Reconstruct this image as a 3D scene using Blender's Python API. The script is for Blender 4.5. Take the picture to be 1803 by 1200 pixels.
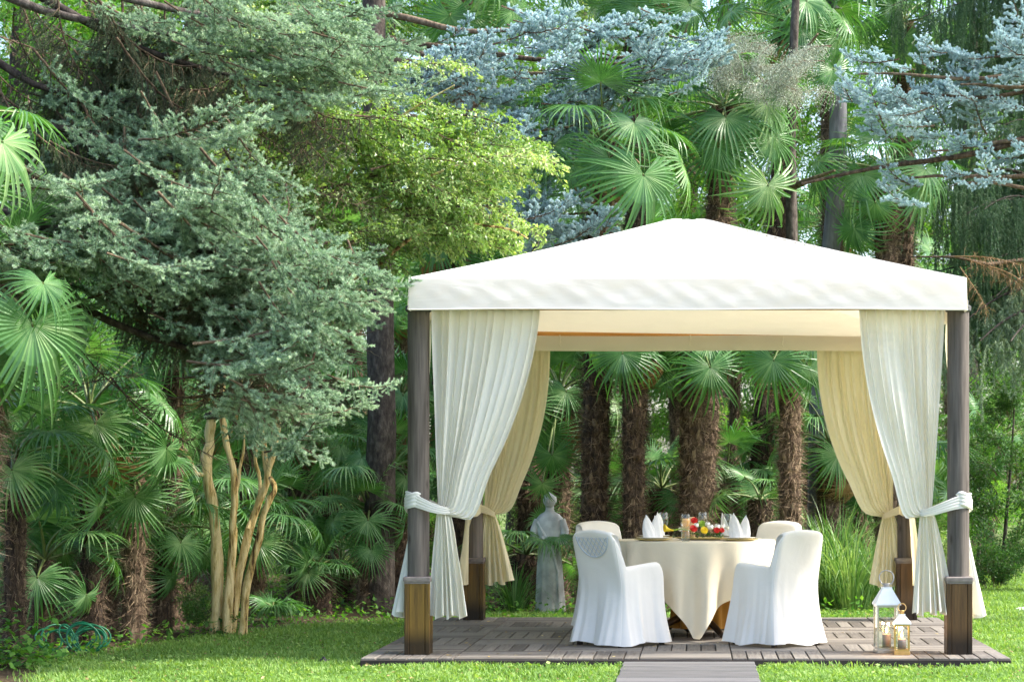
import bpy, math, random
import numpy as np
from mathutils import Vector, Matrix, Euler

random.seed(7)
RAD = math.radians
sc = bpy.context.scene
for o in list(bpy.data.objects):
    bpy.data.objects.remove(o)

# ------------------------------------------------------------------ camera
F, PX, PY = 3808.0, 1228.0, 850.0      # focal length and vanishing point in photo pixels
CAM_Z = 1.33
cam_d = bpy.data.cameras.new('camera')
cam = bpy.data.objects.new('camera', cam_d)
sc.collection.objects.link(cam)
cam.location = (0, 0, CAM_Z)
cam.rotation_euler = (RAD(90), 0, 0)
cam_d.sensor_width = 36
cam_d.lens = F / 1803 * 36
cam_d.shift_x = (901.5 - PX) / 1803
cam_d.shift_y = (PY - 600) / 1803
cam_d.clip_end = 2000
cam_d.dof.use_dof = True
cam_d.dof.focus_distance = 16.4
cam_d.dof.aperture_fstop = 5.6
sc.camera = cam

# ------------------------------------------------------------------ light
SUN_AZ = RAD(-2)      # measured from +X towards +Y
SUN_EL = RAD(48)
world = bpy.data.worlds.new('World')
sc.world = world
world.use_nodes = True
wn = world.node_tree
wn.nodes.clear()
w_out = wn.nodes.new('ShaderNodeOutputWorld')
w_bg = wn.nodes.new('ShaderNodeBackground')
sky = wn.nodes.new('ShaderNodeTexSky')
sky.sky_type = 'NISHITA'
sky.sun_disc = False
sky.sun_elevation = SUN_EL
sky.sun_rotation = RAD(90) - SUN_AZ
sky.air_density = 1.0
sky.dust_density = 3.0
sky.ozone_density = 1.0
wn.links.new(sky.outputs[0], w_bg.inputs[0])
w_bg.inputs[1].default_value = 0.15
wn.links.new(w_bg.outputs[0], w_out.inputs[0])
sun_d = bpy.data.lights.new('sun', 'SUN')
sun_d.energy = 2.2
sun_d.angle = RAD(6.0)
sun_d.color = (1.0, 0.945, 0.85)
sun = bpy.data.objects.new('sun', sun_d)
sc.collection.objects.link(sun)
sd = Vector((math.cos(SUN_EL) * math.cos(SUN_AZ), math.cos(SUN_EL) * math.sin(SUN_AZ), math.sin(SUN_EL)))
sun.rotation_euler = sd.to_track_quat('Z', 'Y').to_euler()
sun.location = (12, 10, 14)

sc.view_settings.view_transform = 'Standard'
sc.view_settings.look = 'None'
sc.view_settings.exposure = 1.95
sc.view_settings.gamma = 1.0
sc.view_settings.use_curve_mapping = False
sc.cycles.use_denoising = True
sc.cycles.max_bounces = 8
sc.cycles.diffuse_bounces = 4
sc.cycles.transmission_bounces = 6
sc.cycles.transparent_max_bounces = 12
sc.cycles.caustics_reflective = False
sc.cycles.caustics_refractive = False

# ------------------------------------------------------------------ helpers
COL = sc.collection

def P(px, py, Y):
    """point at depth Y seen at photo pixel (px, py)"""
    return Vector(((px - PX) / F * Y, Y, CAM_Z + (PY - py) / F * Y))

def XP(px, Y):
    return (px - PX) / F * Y

def ground_Y(py):
    return CAM_Z * F / (py - PY)

def tag(o, label=None, cat=None, group=None, kind=None):
    if label: o['label'] = label
    if cat: o['category'] = cat
    if group: o['group'] = group
    if kind: o['kind'] = kind
    return o

def empty(name, loc=(0, 0, 0), rz=0.0, label=None, cat=None, group=None):
    o = bpy.data.objects.new(name, None)
    COL.objects.link(o)
    o.empty_display_size = 0.1
    o.location = loc
    o.rotation_euler = (0, 0, rz)
    return tag(o, label, cat, group)

def put(name, mesh, parent=None, loc=None, rot=None, scale=None, mat4=None):
    o = bpy.data.objects.new(name, mesh)
    COL.objects.link(o)
    if parent is not None:
        o.parent = parent
    if mat4 is not None:
        o.matrix_basis = mat4
    else:
        if loc is not None: o.location = loc
        if rot is not None: o.rotation_euler = rot
        if scale is not None: o.scale = scale if hasattr(scale, '__len__') else (scale,) * 3
    return o

class Geo:
    """collects triangles; build() makes one mesh"""
    def __init__(s):
        s.V = []; s.T = []; s.A = []; s.M = []; s.n = 0
    def add(s, V, T, tint=0.5, mat=0):
        V = np.asarray(V, float).reshape(-1, 3)
        T = np.asarray(T, np.int64).reshape(-1, 3)
        s.V.append(V); s.T.append(T + s.n)
        a = np.empty(len(V)); a[:] = tint
        s.A.append(a)
        s.M.append(np.full(len(T), mat, np.int32))
        s.n += len(V)
        return s
    def quads(s, V, Q, tint=0.5, mat=0):
        Q = np.asarray(Q, np.int64).reshape(-1, 4)
        return s.add(V, np.concatenate([Q[:, [0, 1, 2]], Q[:, [0, 2, 3]]]), tint, mat)
    def box(s, c, size, tint=0.5, mat=0, rz=0.0, bevel=0.0, top=1.0):
        x, y, z = [k / 2 for k in size]
        b = bevel
        if b <= 0:
            V = np.array([[i * x, j * y, k * z] for k in (-1, 1) for j in (-1, 1) for i in (-1, 1)])
            if top != 1.0:
                V[4:, :2] *= top
            Q = [(0, 2, 3, 1), (4, 5, 7, 6), (0, 1, 5, 4), (2, 6, 7, 3), (0, 4, 6, 2), (1, 3, 7, 5)]
        else:   # chamfered along the upper edge and the uprights
            def ring(zx, ix):
                return [(-x + ix, -y, zx), (x - ix, -y, zx), (x, -y + ix, zx), (x, y - ix, zx),
                        (x - ix, y, zx), (-x + ix, y, zx), (-x, y - ix, zx), (-x, -y + ix, zx)]
            r0 = ring(-z, b); r1 = ring(z - b, b)
            r2 = [(v[0] * (x - b) / x, v[1] * (y - b) / y, z) for v in ring(z, b)]
            V = np.array(r0 + r1 + r2)
            Q = []
            for r in (0, 8):
                for i in range(8):
                    j = (i + 1) % 8
                    Q.append((r + i, r + j, r + 8 + j, r + 8 + i))
            Q += [(16, 17, 18, 19), (16, 19, 20, 23), (20, 21, 22, 23)]
            Q += [(3, 2, 1, 0), (7, 4, 3, 0), (7, 6, 5, 4)]
        if rz:
            c_, s_ = math.cos(rz), math.sin(rz)
            V = np.stack([V[:, 0] * c_ - V[:, 1] * s_, V[:, 0] * s_ + V[:, 1] * c_, V[:, 2]], 1)
        return s.quads(V + np.asarray(c, float), Q, tint, mat)
    def tube(s, pts, rad, n=8, tint=0.5, mat=0, cap=True, wob=0.0):
        pts = np.asarray(pts, float); m = len(pts)
        rad = np.broadcast_to(np.asarray(rad, float), (m,))
        d = np.gradient(pts, axis=0)
        d /= np.linalg.norm(d, axis=1)[:, None] + 1e-9
        up = np.array([0, 0, 1.0]) if abs(d[0, 2]) < 0.9 else np.array([1.0, 0, 0])
        V = []
        for i in range(m):
            u = np.cross(up, d[i]); u /= np.linalg.norm(u) + 1e-9
            w = np.cross(d[i], u)
            up = np.cross(u, d[i]) * -1 if False else w
            a = np.arange(n) * 2 * math.pi / n
            r = rad[i] * (1 + wob * np.random.uniform(-1, 1, n)) if wob else rad[i]
            V.append(pts[i] + (np.cos(a) * r)[:, None] * u + (np.sin(a) * r)[:, None] * w)
        V = np.concatenate(V)
        Q = [(i * n + k, i * n + (k + 1) % n, (i + 1) * n + (k + 1) % n, (i + 1) * n + k) for i in range(m - 1) for k in range(n)]
        s.quads(V, Q, tint, mat)
        if cap:
            for i, sg in ((0, -1), (m - 1, 1)):
                ring = V[i * n:(i + 1) * n]
                T = [(0, k, k + 1) if sg > 0 else (0, k + 1, k) for k in range(1, n - 1)]
                s.add(ring, T, tint, mat)
        return s
    def lathe(s, prof, n=24, c=(0, 0, 0), tint=0.5, mat=0):
        prof = np.asarray(prof, float); m = len(prof)
        a = np.arange(n) * 2 * math.pi / n
        V = np.concatenate([np.stack([np.cos(a) * r, np.sin(a) * r, np.full(n, z)], 1) for r, z in prof]) + np.asarray(c, float)
        Q = [(i * n + k, i * n + (k + 1) % n, (i + 1) * n + (k + 1) % n, (i + 1) * n + k) for i in range(m - 1) for k in range(n)]
        return s.quads(V, Q, tint, mat)
    def grid(s, X, tint=0.5, mat=0, close_u=False):
        """X: (nv, nu, 3)"""
        nv, nu = X.shape[:2]
        Q = []
        for i in range(nv - 1):
            for k in range(nu if close_u else nu - 1):
                k2 = (k + 1) % nu
                Q.append((i * nu + k, i * nu + k2, (i + 1) * nu + k2, (i + 1) * nu + k))
        return s.quads(X.reshape(-1, 3), Q, tint, mat)
    def build(s, name, mats, smooth=False, xf=None):
        V = np.concatenate(s.V); T = np.concatenate(s.T); A = np.concatenate(s.A); M = np.concatenate(s.M)
        me = bpy.data.meshes.new(name)
        me.vertices.add(len(V)); me.vertices.foreach_set('co', V.astype(np.float32).ravel())
        me.loops.add(len(T) * 3); me.loops.foreach_set('vertex_index', T.astype(np.int32).ravel())
        me.polygons.add(len(T))
        me.polygons.foreach_set('loop_start', np.arange(0, len(T) * 3, 3, dtype=np.int32))
        me.polygons.foreach_set('material_index', M)
        me.polygons.foreach_set('use_smooth', np.full(len(T), smooth, bool))
        at = me.attributes.new('tint', 'FLOAT', 'POINT')
        at.data.foreach_set('value', A.astype(np.float32))
        if not isinstance(mats, (list, tuple)): mats = [mats]
        for m in mats: me.materials.append(m)
        me.update(calc_edges=True)
        me.validate()
        return me

def smoothed(me):
    """weld coincident points so smooth shading runs over seams"""
    import bmesh
    bm = bmesh.new(); bm.from_mesh(me)
    bmesh.ops.remove_doubles(bm, verts=bm.verts, dist=1e-5)
    bm.to_mesh(me); bm.free()
    return me

# ------------------------------------------------------------------ materials
def new_mat(name):
    m = bpy.data.materials.new(name); m.use_nodes = True
    nt = m.node_tree; nt.nodes.clear()
    return m, nt, nt.nodes, nt.links

def nd(N, kind, **kw):
    n = N.new(kind)
    for k, v in kw.items():
        if k.startswith('i_'):
            n.inputs[k[2:].replace('_', ' ')].default_value = v
        else:
            setattr(n, k, v)
    return n

def ramp(N, stops):
    r = N.new('ShaderNodeValToRGB')
    e = r.color_ramp.elements
    while len(e) < len(stops): e.new(0.5)
    for i, (p, c) in enumerate(stops):
        e[i].position = p; e[i].color = (*c, 1)
    return r

def foliage(name, c0, c1, c2, trans=0.35, tcol=None, rough=0.5, spec=0.35, obj_var=0.35):
    m, nt, N, L = new_mat(name)
    at = nd(N, 'ShaderNodeAttribute', attribute_name='tint')
    oi = N.new('ShaderNodeObjectInfo')
    mul = nd(N, 'ShaderNodeMath', operation='MULTIPLY_ADD'); mul.inputs[1].default_value = obj_var; mul.inputs[2].default_value = -obj_var / 2
    L.new(oi.outputs['Random'], mul.inputs[0])
    add = nd(N, 'ShaderNodeMath', operation='ADD'); L.new(at.outputs['Fac'], add.inputs[0]); L.new(mul.outputs[0], add.inputs[1])
    r = ramp(N, [(0.0, c0), (0.5, c1), (1.0, c2)]); L.new(add.outputs[0], r.inputs[0])
    pb = nd(N, 'ShaderNodeBsdfPrincipled'); pb.inputs['Roughness'].default_value = rough
    pb.inputs['Specular IOR Level'].default_value = spec
    L.new(r.outputs[0], pb.inputs['Base Color'])
    tr = N.new('ShaderNodeBsdfTranslucent')
    mx = nd(N, 'ShaderNodeMixRGB', blend_type='MULTIPLY'); mx.inputs[0].default_value = 1
    mx.inputs[2].default_value = (*(tcol or (1.5, 1.5, 0.7)), 1)
    L.new(r.outputs[0], mx.inputs[1]); L.new(mx.outputs[0], tr.inputs[0])
    ms = N.new('ShaderNodeMixShader'); ms.inputs[0].default_value = trans
    L.new(pb.outputs[0], ms.inputs[1]); L.new(tr.outputs[0], ms.inputs[2])
    o = N.new('ShaderNodeOutputMaterial'); L.new(ms.outputs[0], o.inputs[0])
    return m

def bark(name, c0, c1, c2, scale=12.0, stretch=6.0, bump=0.6, rough=0.9, stops=(0.3, 0.52, 0.75)):
    m, nt, N, L = new_mat(name)
    tc = N.new('ShaderNodeTexCoord'); mp = N.new('ShaderNodeMapping')
    mp.inputs['Scale'].default_value = (scale, scale, scale / stretch)
    L.new(tc.outputs['Object'], mp.inputs[0])
    nz = nd(N, 'ShaderNodeTexNoise'); nz.inputs['Scale'].default_value = 1.0; nz.inputs['Detail'].default_value = 6
    nz.inputs['Roughness'].default_value = 0.65
    L.new(mp.outputs[0], nz.inputs[0])
    at = nd(N, 'ShaderNodeAttribute', attribute_name='tint')
    ad = nd(N, 'ShaderNodeMath', operation='MULTIPLY_ADD'); ad.inputs[1].default_value = 0.5
    L.new(at.outputs['Fac'], ad.inputs[0])
    oi = N.new('ShaderNodeObjectInfo')
    ov = nd(N, 'ShaderNodeMath', operation='MULTIPLY_ADD'); ov.inputs[1].default_value = 0.22; ov.inputs[2].default_value = -0.36; L.new(oi.outputs['Random'], ov.inputs[0])
    sb = nd(N, 'ShaderNodeMath', operation='ADD'); L.new(ov.outputs[0], sb.inputs[1])
    L.new(nz.outputs[0], sb.inputs[0]); L.new(sb.outputs[0], ad.inputs[2])
    r = ramp(N, list(zip(stops, (c0, c1, c2)))); L.new(ad.outputs[0], r.inputs[0])
    pb = nd(N, 'ShaderNodeBsdfPrincipled'); pb.inputs['Roughness'].default_value = rough
    pb.inputs['Specular IOR Level'].default_value = 0.2
    L.new(r.outputs[0], pb.inputs['Base Color'])
    bp = N.new('ShaderNodeBump'); bp.inputs['Strength'].default_value = bump; bp.inputs['Distance'].default_value = 0.02
    L.new(nz.outputs[0], bp.inputs['Height']); L.new(bp.outputs[0], pb.inputs['Normal'])
    o = N.new('ShaderNodeOutputMaterial'); L.new(pb.outputs[0], o.inputs[0])
    return m

def wood(name, c0, c1, scale=(8, 60, 8), rough=0.65, knots=False, obj_var=0.25, stain=False):
    """grain runs along the axis with the smallest scale value"""
    m, nt, N, L = new_mat(name)
    tc = N.new('ShaderNodeTexCoord'); mp = N.new('ShaderNodeMapping')
    mp.inputs['Scale'].default_value = scale
    oi = N.new('ShaderNodeObjectInfo')
    L.new(tc.outputs['Object'], mp.inputs[0])
    cx = nd(N, 'ShaderNodeVectorMath', operation='ADD'); L.new(mp.outputs[0], cx.inputs[0])
    sc_ = nd(N, 'ShaderNodeVectorMath', operation='SCALE'); sc_.inputs[0].default_value = (37, 11, 23)
    L.new(oi.outputs['Random'], sc_.inputs['Scale']); L.new(sc_.outputs[0], cx.inputs[1])
    nz = nd(N, 'ShaderNodeTexNoise'); nz.inputs['Scale'].default_value = 1; nz.inputs['Detail'].default_value = 7; nz.inputs['Roughness'].default_value = 0.6
    L.new(cx.outputs[0], nz.inputs[0])
    mul = nd(N, 'ShaderNodeMath', operation='MULTIPLY_ADD'); mul.inputs[1].default_value = obj_var; mul.inputs[2].default_value = -obj_var / 2
    L.new(oi.outputs['Random'], mul.inputs[0])
    ad = nd(N, 'ShaderNodeMath', operation='ADD'); L.new(nz.outputs[0], ad.inputs[0]); L.new(mul.outputs[0], ad.inputs[1])
    r = ramp(N, [(0.3, c0), (0.7, c1)]); L.new(ad.outputs[0], r.inputs[0])
    pb = nd(N, 'ShaderNodeBsdfPrincipled'); pb.inputs['Roughness'].default_value = rough; pb.inputs['Specular IOR Level'].default_value = 0.3
    col = r.outputs[0]
    if knots:
        vo = nd(N, 'ShaderNodeTexVoronoi'); vo.inputs['Scale'].default_value = 1
        mk = N.new('ShaderNodeMapping'); mk.inputs['Scale'].default_value = (9, 9, 3.2)
        L.new(tc.outputs['Object'], mk.inputs[0]); L.new(mk.outputs[0], vo.inputs['Vector'])
        kr = ramp(N, [(0.05, (0.35, 0.3, 0.26)), (0.16, (1, 1, 1))]); L.new(vo.outputs['Distance'], kr.inputs[0])
        mm = nd(N, 'ShaderNodeMixRGB', blend_type='MULTIPLY'); mm.inputs[0].default_value = 0.8
        L.new(col, mm.inputs[1]); L.new(kr.outputs[0], mm.inputs[2]); col = mm.outputs[0]
    if stain:
        sx = N.new('ShaderNodeSeparateXYZ'); L.new(tc.outputs['Object'], sx.inputs[0])
        jg = nd(N, 'ShaderNodeMath', operation='MULTIPLY_ADD'); jg.inputs[1].default_value = -0.16; L.new(nz.outputs[0], jg.inputs[0]); L.new(sx.outputs['Z'], jg.inputs[2])
        sr = ramp(N, [(0.0, (0.10, 0.09, 0.09)), (0.12, (1, 1, 1))]); L.new(jg.outputs[0], sr.inputs[0])
        sm = nd(N, 'ShaderNodeMixRGB', blend_type='MULTIPLY'); sm.inputs[0].default_value = 0.9
        L.new(col, sm.inputs[1]); L.new(sr.outputs[0], sm.inputs[2]); col = sm.outputs[0]
    L.new(col, pb.inputs['Base Color'])
    bp = N.new('ShaderNodeBump'); bp.inputs['Strength'].default_value = 0.25; bp.inputs['Distance'].default_value = 0.005
    L.new(nz.outputs[0], bp.inputs['Height']); L.new(bp.outputs[0], pb.inputs['Normal'])
    o = N.new('ShaderNodeOutputMaterial'); L.new(pb.outputs[0], o.inputs[0])
    return m

def fabric(name, col, trans=0.35, tcol=None, crease=0.25, cscale=9.0, rough=0.9, stretch=(1, 1, 1)):
    m, nt, N, L = new_mat(name)
    tc = N.new('ShaderNodeTexCoord')
    mp = N.new('ShaderNodeMapping'); mp.inputs['Scale'].default_value = stretch
    L.new(tc.outputs['Object'], mp.inputs[0])
    n1 = nd(N, 'ShaderNodeTexNoise'); n1.inputs['Scale'].default_value = cscale; n1.inputs['Detail'].default_value = 4
    n1.inputs['Distortion'].default_value = 1.2
    L.new(mp.outputs[0], n1.inputs[0])
    n2 = nd(N, 'ShaderNodeTexNoise'); n2.inputs['Scale'].default_value = 420; L.new(tc.outputs['Object'], n2.inputs[0])
    hm = nd(N, 'ShaderNodeMath', operation='MULTIPLY_ADD'); hm.inputs[1].default_value = 0.03
    L.new(n2.outputs[0], hm.inputs[0]); L.new(n1.outputs[0], hm.inputs[2])
    bp = N.new('ShaderNodeBump'); bp.inputs['Strength'].default_value = crease; bp.inputs['Distance'].default_value = 0.04
    L.new(hm.outputs[0], bp.inputs['Height'])
    n3 = nd(N, 'ShaderNodeTexNoise'); n3.inputs['Scale'].default_value = 3.0; n3.inputs['Detail'].default_value = 5
    L.new(tc.outputs['Object'], n3.inputs[0])
    dirt = ramp(N, [(0.25, tuple(c * 0.93 for c in col)), (0.6, col)]); L.new(n3.outputs[0], dirt.inputs[0])
    pb = nd(N, 'ShaderNodeBsdfPrincipled'); pb.inputs['Roughness'].default_value = rough; pb.inputs['Specular IOR Level'].default_value = 0.15
    pb.inputs['Sheen Weight'].default_value = 0.15
    L.new(dirt.outputs[0], pb.inputs['Base Color']); L.new(bp.outputs[0], pb.inputs['Normal'])
    tr = N.new('ShaderNodeBsdfTranslucent'); tr.inputs[0].default_value = (*(tcol or col), 1); L.new(bp.outputs[0], tr.inputs['Normal'])
    ms = N.new('ShaderNodeMixShader'); ms.inputs[0].default_value = trans
    L.new(pb.outputs[0], ms.inputs[1]); L.new(tr.outputs[0], ms.inputs[2])
    o = N.new('ShaderNodeOutputMaterial'); L.new(ms.outputs[0], o.inputs[0])
    return m

def plain(name, col, rough=0.5, metal=0.0, spec=0.5, var=0.12, scale=30, sss=0.0):
    m, nt, N, L = new_mat(name)
    tc = N.new('ShaderNodeTexCoord')
    nz = nd(N, 'ShaderNodeTexNoise'); nz.inputs['Scale'].default_value = scale; nz.inputs['Detail'].default_value = 5
    L.new(tc.outputs['Object'], nz.inputs[0])
    r = ramp(N, [(0.3, tuple(c * (1 - var) for c in col)), (0.7, tuple(min(1, c * (1 + var)) for c in col))]); L.new(nz.outputs[0], r.inputs[0])
    pb = nd(N, 'ShaderNodeBsdfPrincipled'); pb.inputs['Roughness'].default_value = rough; pb.inputs['Metallic'].default_value = metal
    pb.inputs['Specular IOR Level'].default_value = spec
    if sss: pb.inputs['Subsurface Weight'].default_value = sss; pb.inputs['Subsurface Radius'].default_value = (0.02, 0.01, 0.006)
    L.new(r.outputs[0], pb.inputs['Base Color'])
    o = N.new('ShaderNodeOutputMaterial'); L.new(pb.outputs[0], o.inputs[0])
    return m

def glass(name, tint=(0.97, 0.99, 0.98)):
    m, nt, N, L = new_mat(name)
    lw = N.new('ShaderNodeLayerWeight'); lw.inputs[0].default_value = 0.5
    pw = nd(N, 'ShaderNodeMath', operation='POWER'); pw.inputs[1].default_value = 3.0; L.new(lw.outputs['Facing'], pw.inputs[0])
    fr = nd(N, 'ShaderNodeMath', operation='MULTIPLY_ADD'); fr.inputs[1].default_value = 0.55; fr.inputs[2].default_value = 0.05; L.new(pw.outputs[0], fr.inputs[0])
    t = N.new('ShaderNodeBsdfTransparent'); t.inputs[0].default_value = (*tint, 1)
    g = N.new('ShaderNodeBsdfGlossy'); g.inputs['Roughness'].default_value = 0.03
    ms = N.new('ShaderNodeMixShader'); L.new(fr.outputs[0], ms.inputs[0]); L.new(t.outputs[0], ms.inputs[1]); L.new(g.outputs[0], ms.inputs[2])
    o = N.new('ShaderNodeOutputMaterial'); L.new(ms.outputs[0], o.inputs[0])
    return m

def emit(name, col, s):
    m, nt, N, L = new_mat(name)
    e = N.new('ShaderNodeEmission'); e.inputs[0].default_value = (*col, 1); e.inputs[1].default_value = s
    o = N.new('ShaderNodeOutputMaterial'); L.new(e.outputs[0], o.inputs[0])
    return m

M = dict(
    palm=foliage('palm_leaf', (0.034, 0.11, 0.03), (0.10, 0.23, 0.072), (0.33, 0.46, 0.21), 0.28, (1.4, 1.8, 0.55), rough=0.38, spec=0.5),
    petiole=plain('palm_petiole', (0.13, 0.17, 0.05), 0.5),
    palm_fibre=bark('palm_fibre', (0.035, 0.024, 0.018), (0.125, 0.085, 0.055), (0.33, 0.245, 0.16), 22, 3),
    spruce=foliage('spruce_needle', (0.05, 0.095, 0.05), (0.22, 0.35, 0.23), (0.64, 0.77, 0.56), 0.18, (1.3, 1.4, 0.9), rough=0.6, obj_var=0.3),
    blue=foliage('blue_spruce_needle', (0.13, 0.23, 0.24), (0.40, 0.565, 0.585), (0.78, 0.87, 0.88), 0.15, (1.1, 1.2, 1.1), rough=0.6, obj_var=0.25),
    spruce_shade=foliage('shaded_old_needle', (0.025, 0.035, 0.02), (0.075, 0.10, 0.055), (0.17, 0.21, 0.12), 0.15, (1.3, 1.3, 0.7), rough=0.7, obj_var=0.4),  # older olive needles; the crown's inner shade is put into this darker colour
    weep=foliage('weeping_needle', (0.025, 0.06, 0.03), (0.06, 0.13, 0.06), (0.14, 0.24, 0.12), 0.2, obj_var=0.35),
    weep_pale=foliage('weeping_needle_pale', (0.12, 0.18, 0.11), (0.20, 0.28, 0.17), (0.34, 0.42, 0.26), 0.2, obj_var=0.35),
    dead=foliage('dead_twig', (0.16, 0.09, 0.04), (0.30, 0.18, 0.08), (0.42, 0.28, 0.14), 0.1, obj_var=0.2),
    lime=foliage('lime_leaf', (0.07, 0.17, 0.03), (0.23, 0.36, 0.10), (0.60, 0.68, 0.33), 0.38, (1.3, 1.4, 0.5), rough=0.36, spec=0.6),
    leaf=foliage('green_leaf', (0.035, 0.12, 0.02), (0.11, 0.27, 0.045), (0.26, 0.44, 0.10), 0.45, (1.6, 1.7, 0.5), rough=0.45),
    pale_leaf=foliage('grey_green_leaf', (0.16, 0.21, 0.15), (0.34, 0.39, 0.30), (0.58, 0.62, 0.51), 0.2, (1.1, 1.1, .9), rough=0.6),
    dark_leaf=foliage('dark_leaf', (0.02, 0.065, 0.018), (0.05, 0.14, 0.03), (0.13, 0.26, 0.07), 0.38, rough=0.4),
    grass=foliage('grass_blade', (0.07, 0.15, 0.03), (0.17, 0.31, 0.07), (0.38, 0.50, 0.18), 0.4, (1.5, 1.5, 0.5), rough=0.55, obj_var=0.0),
    reed=foliage('tall_grass_blade', (0.03, 0.10, 0.025), (0.085, 0.20, 0.05), (0.30, 0.42, 0.18), 0.35, rough=0.4),
    conifer_bark=bark('conifer_bark', (0.022, 0.018, 0.016), (0.065, 0.053, 0.045), (0.15, 0.13, 0.11), 22, 2.2, 1.0),
    twig=bark('spruce_twig', (0.04, 0.028, 0.018), (0.12, 0.085, 0.055), (0.24, 0.18, 0.12), 30, 3),
    grey_bark=bark('grey_bark', (0.12, 0.115, 0.12), (0.22, 0.215, 0.22), (0.34, 0.33, 0.33), 14, 5),
    myrtle=bark('flaking_tan_bark', (0.09, 0.05, 0.02), (0.50, 0.345, 0.125), (0.78, 0.62, 0.32), 26, 6, 1.0, 0.75, (0.38, 0.47, 0.60)),
    column=wood('weathered_column_wood', (0.055, 0.046, 0.040), (0.155, 0.132, 0.115), (40, 40, 2.0), 0.75, True),
    base_gold=wood('golden_base_wood', (0.055, 0.030, 0.007), (0.20, 0.115, 0.020), (42, 42, 2.4), 0.5, False, .2, True),
    base_brown=wood('brown_base_wood', (0.036, 0.020, 0.008), (0.125, 0.066, 0.024), (42, 42, 2.4), 0.5, False, .2, True),
    collar=wood('grey_collar_wood', (0.11, 0.09, 0.08), (0.22, 0.19, 0.17), (20, 60, 60), 0.8),
    cap=wood('dark_cap_wood', (0.045, 0.045, 0.045), (0.10, 0.10, 0.095), (20, 60, 60), 0.8),
    beam=wood('orange_beam_wood', (0.40, 0.17, 0.035), (0.62, 0.30, 0.07), (2, 50, 50), 0.5),
    deck_x=wood('deck_slat_wood_lengthwise', (0.092, 0.081, 0.070), (0.205, 0.186, 0.162), (3, 55, 55), 0.75, obj_var=0.4),
    deck_y=wood('deck_slat_wood_crosswise', (0.092, 0.081, 0.070), (0.205, 0.186, 0.162), (55, 3, 55), 0.75, obj_var=0.4),
    plank=wood('grey_walkway_wood', (0.075, 0.074, 0.074), (0.165, 0.162, 0.162), (3, 70, 70), 0.8, obj_var=0.3),
    dark_wood=wood('dark_edge_wood', (0.02, 0.016, 0.015), (0.05, 0.04, 0.036), (3, 50, 50), 0.8),
    canopy=fabric('white_canopy_cloth', (0.84, 0.85, 0.86), 0.42, (0.86, 0.80, 0.66), 0.10, 3.0, stretch=(1, 1, 3)),
    liner=fabric('cream_liner_cloth', (0.87, 0.84, 0.76), 0.48, (0.91, 0.87, 0.76), 0.2, 2.0),
    curtain=fabric('skylit_curtain_cloth', (0.82, 0.83, 0.80), 0.32, (0.85, 0.77, 0.52), 0.06, 10, stretch=(1, 1, 0.3)),  # one cloth with the inner curtains; sky light is put into this whiter colour
    curtain_in=fabric('backlit_curtain_cloth', (0.84, 0.77, 0.57), 0.42, (0.88, 0.77, 0.47), 0.06, 10, stretch=(1, 1, 0.3)),  # same cloth made creamier: warm light passing through is painted in
    cover=fabric('white_chair_cover_cloth', (0.83, 0.815, 0.775), 0.18, (0.86, 0.80, 0.64), 0.10, 6),
    tablecloth=fabric('cream_tablecloth', (0.80, 0.72, 0.55), 0.2, (0.84, 0.70, 0.44), 0.15, 5),
    gold_cloth=fabric('gold_undercloth', (0.40, 0.20, 0.04), 0.2, None, 0.2, 8),
    lattice=plain('lattice_shadow_paint', (0.50, 0.54, 0.60), 0.9, var=0.05),  # bluish grey of the shadow drawn on the chair cover
    napkin=fabric('white_napkin_cloth', (0.84, 0.83, 0.82), 0.15, None, 0.15, 25),
    china=plain('white_china', (0.82, 0.81, 0.78), 0.15, var=0.02),
    charger=plain('gold_charger', (0.66, 0.52, 0.22), 0.35, 0.3, var=0.1),
    glass=glass('clear_glass'),
    candle_orange=plain('orange_candle_wax', (0.85, 0.40, 0.08), 0.5, sss=0.3, var=0.05),
    candle_cream=plain('cream_candle_wax', (0.85, 0.66, 0.38), 0.5, sss=0.3, var=0.05),
    candle_mauve=plain('mauve_candle_wax', (0.36, 0.24, 0.24), 0.5, sss=0.3, var=0.05),
    flame=emit('candle_flame', (1.0, 0.55, 0.16), 9.0),
    steel=plain('brushed_steel', (0.42, 0.41, 0.40), 0.32, 1.0, var=0.05),
    candlelit_steel=plain('candlelit_steel', (0.62, 0.40, 0.16), 0.3, 1.0, var=0.1),  # lantern metal tinted amber, the candle's glow painted into the frame
    paint_white=plain('white_lantern_paint', (0.80, 0.80, 0.81), 0.35, 0.0, var=0.03),
    red_petal=plain('red_petal', (0.62, 0.02, 0.015), 0.5), yellow_petal=plain('yellow_petal', (0.85, 0.62, 0.02), 0.5),
    white_petal=plain('white_petal', (0.85, 0.82, 0.74), 0.5), green_petal=plain('green_petal', (0.30, 0.48, 0.05), 0.6),
    stone=plain('statue_stone', (0.55, 0.57, 0.56), 0.9, var=0.35, scale=7),
    hose=plain('green_hose_rubber', (0.006, 0.15, 0.065), 0.4, var=0.05),
    black=plain('black_plastic', (0.015, 0.015, 0.017), 0.5),
    fallen=foliage('fallen_leaf', (0.22, 0.13, 0.04), (0.50, 0.36, 0.10), (0.66, 0.58, 0.30), 0.2, (1, 1, .6), obj_var=1.0),
    tape_red=plain('red_tape', (0.75, 0.05, 0.05), 0.5), tape_white=plain('white_tape', (0.82, 0.82, 0.82), 0.5),
    rock=plain('pale_rock', (0.55, 0.55, 0.54), 0.9, var=0.2),
)

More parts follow.
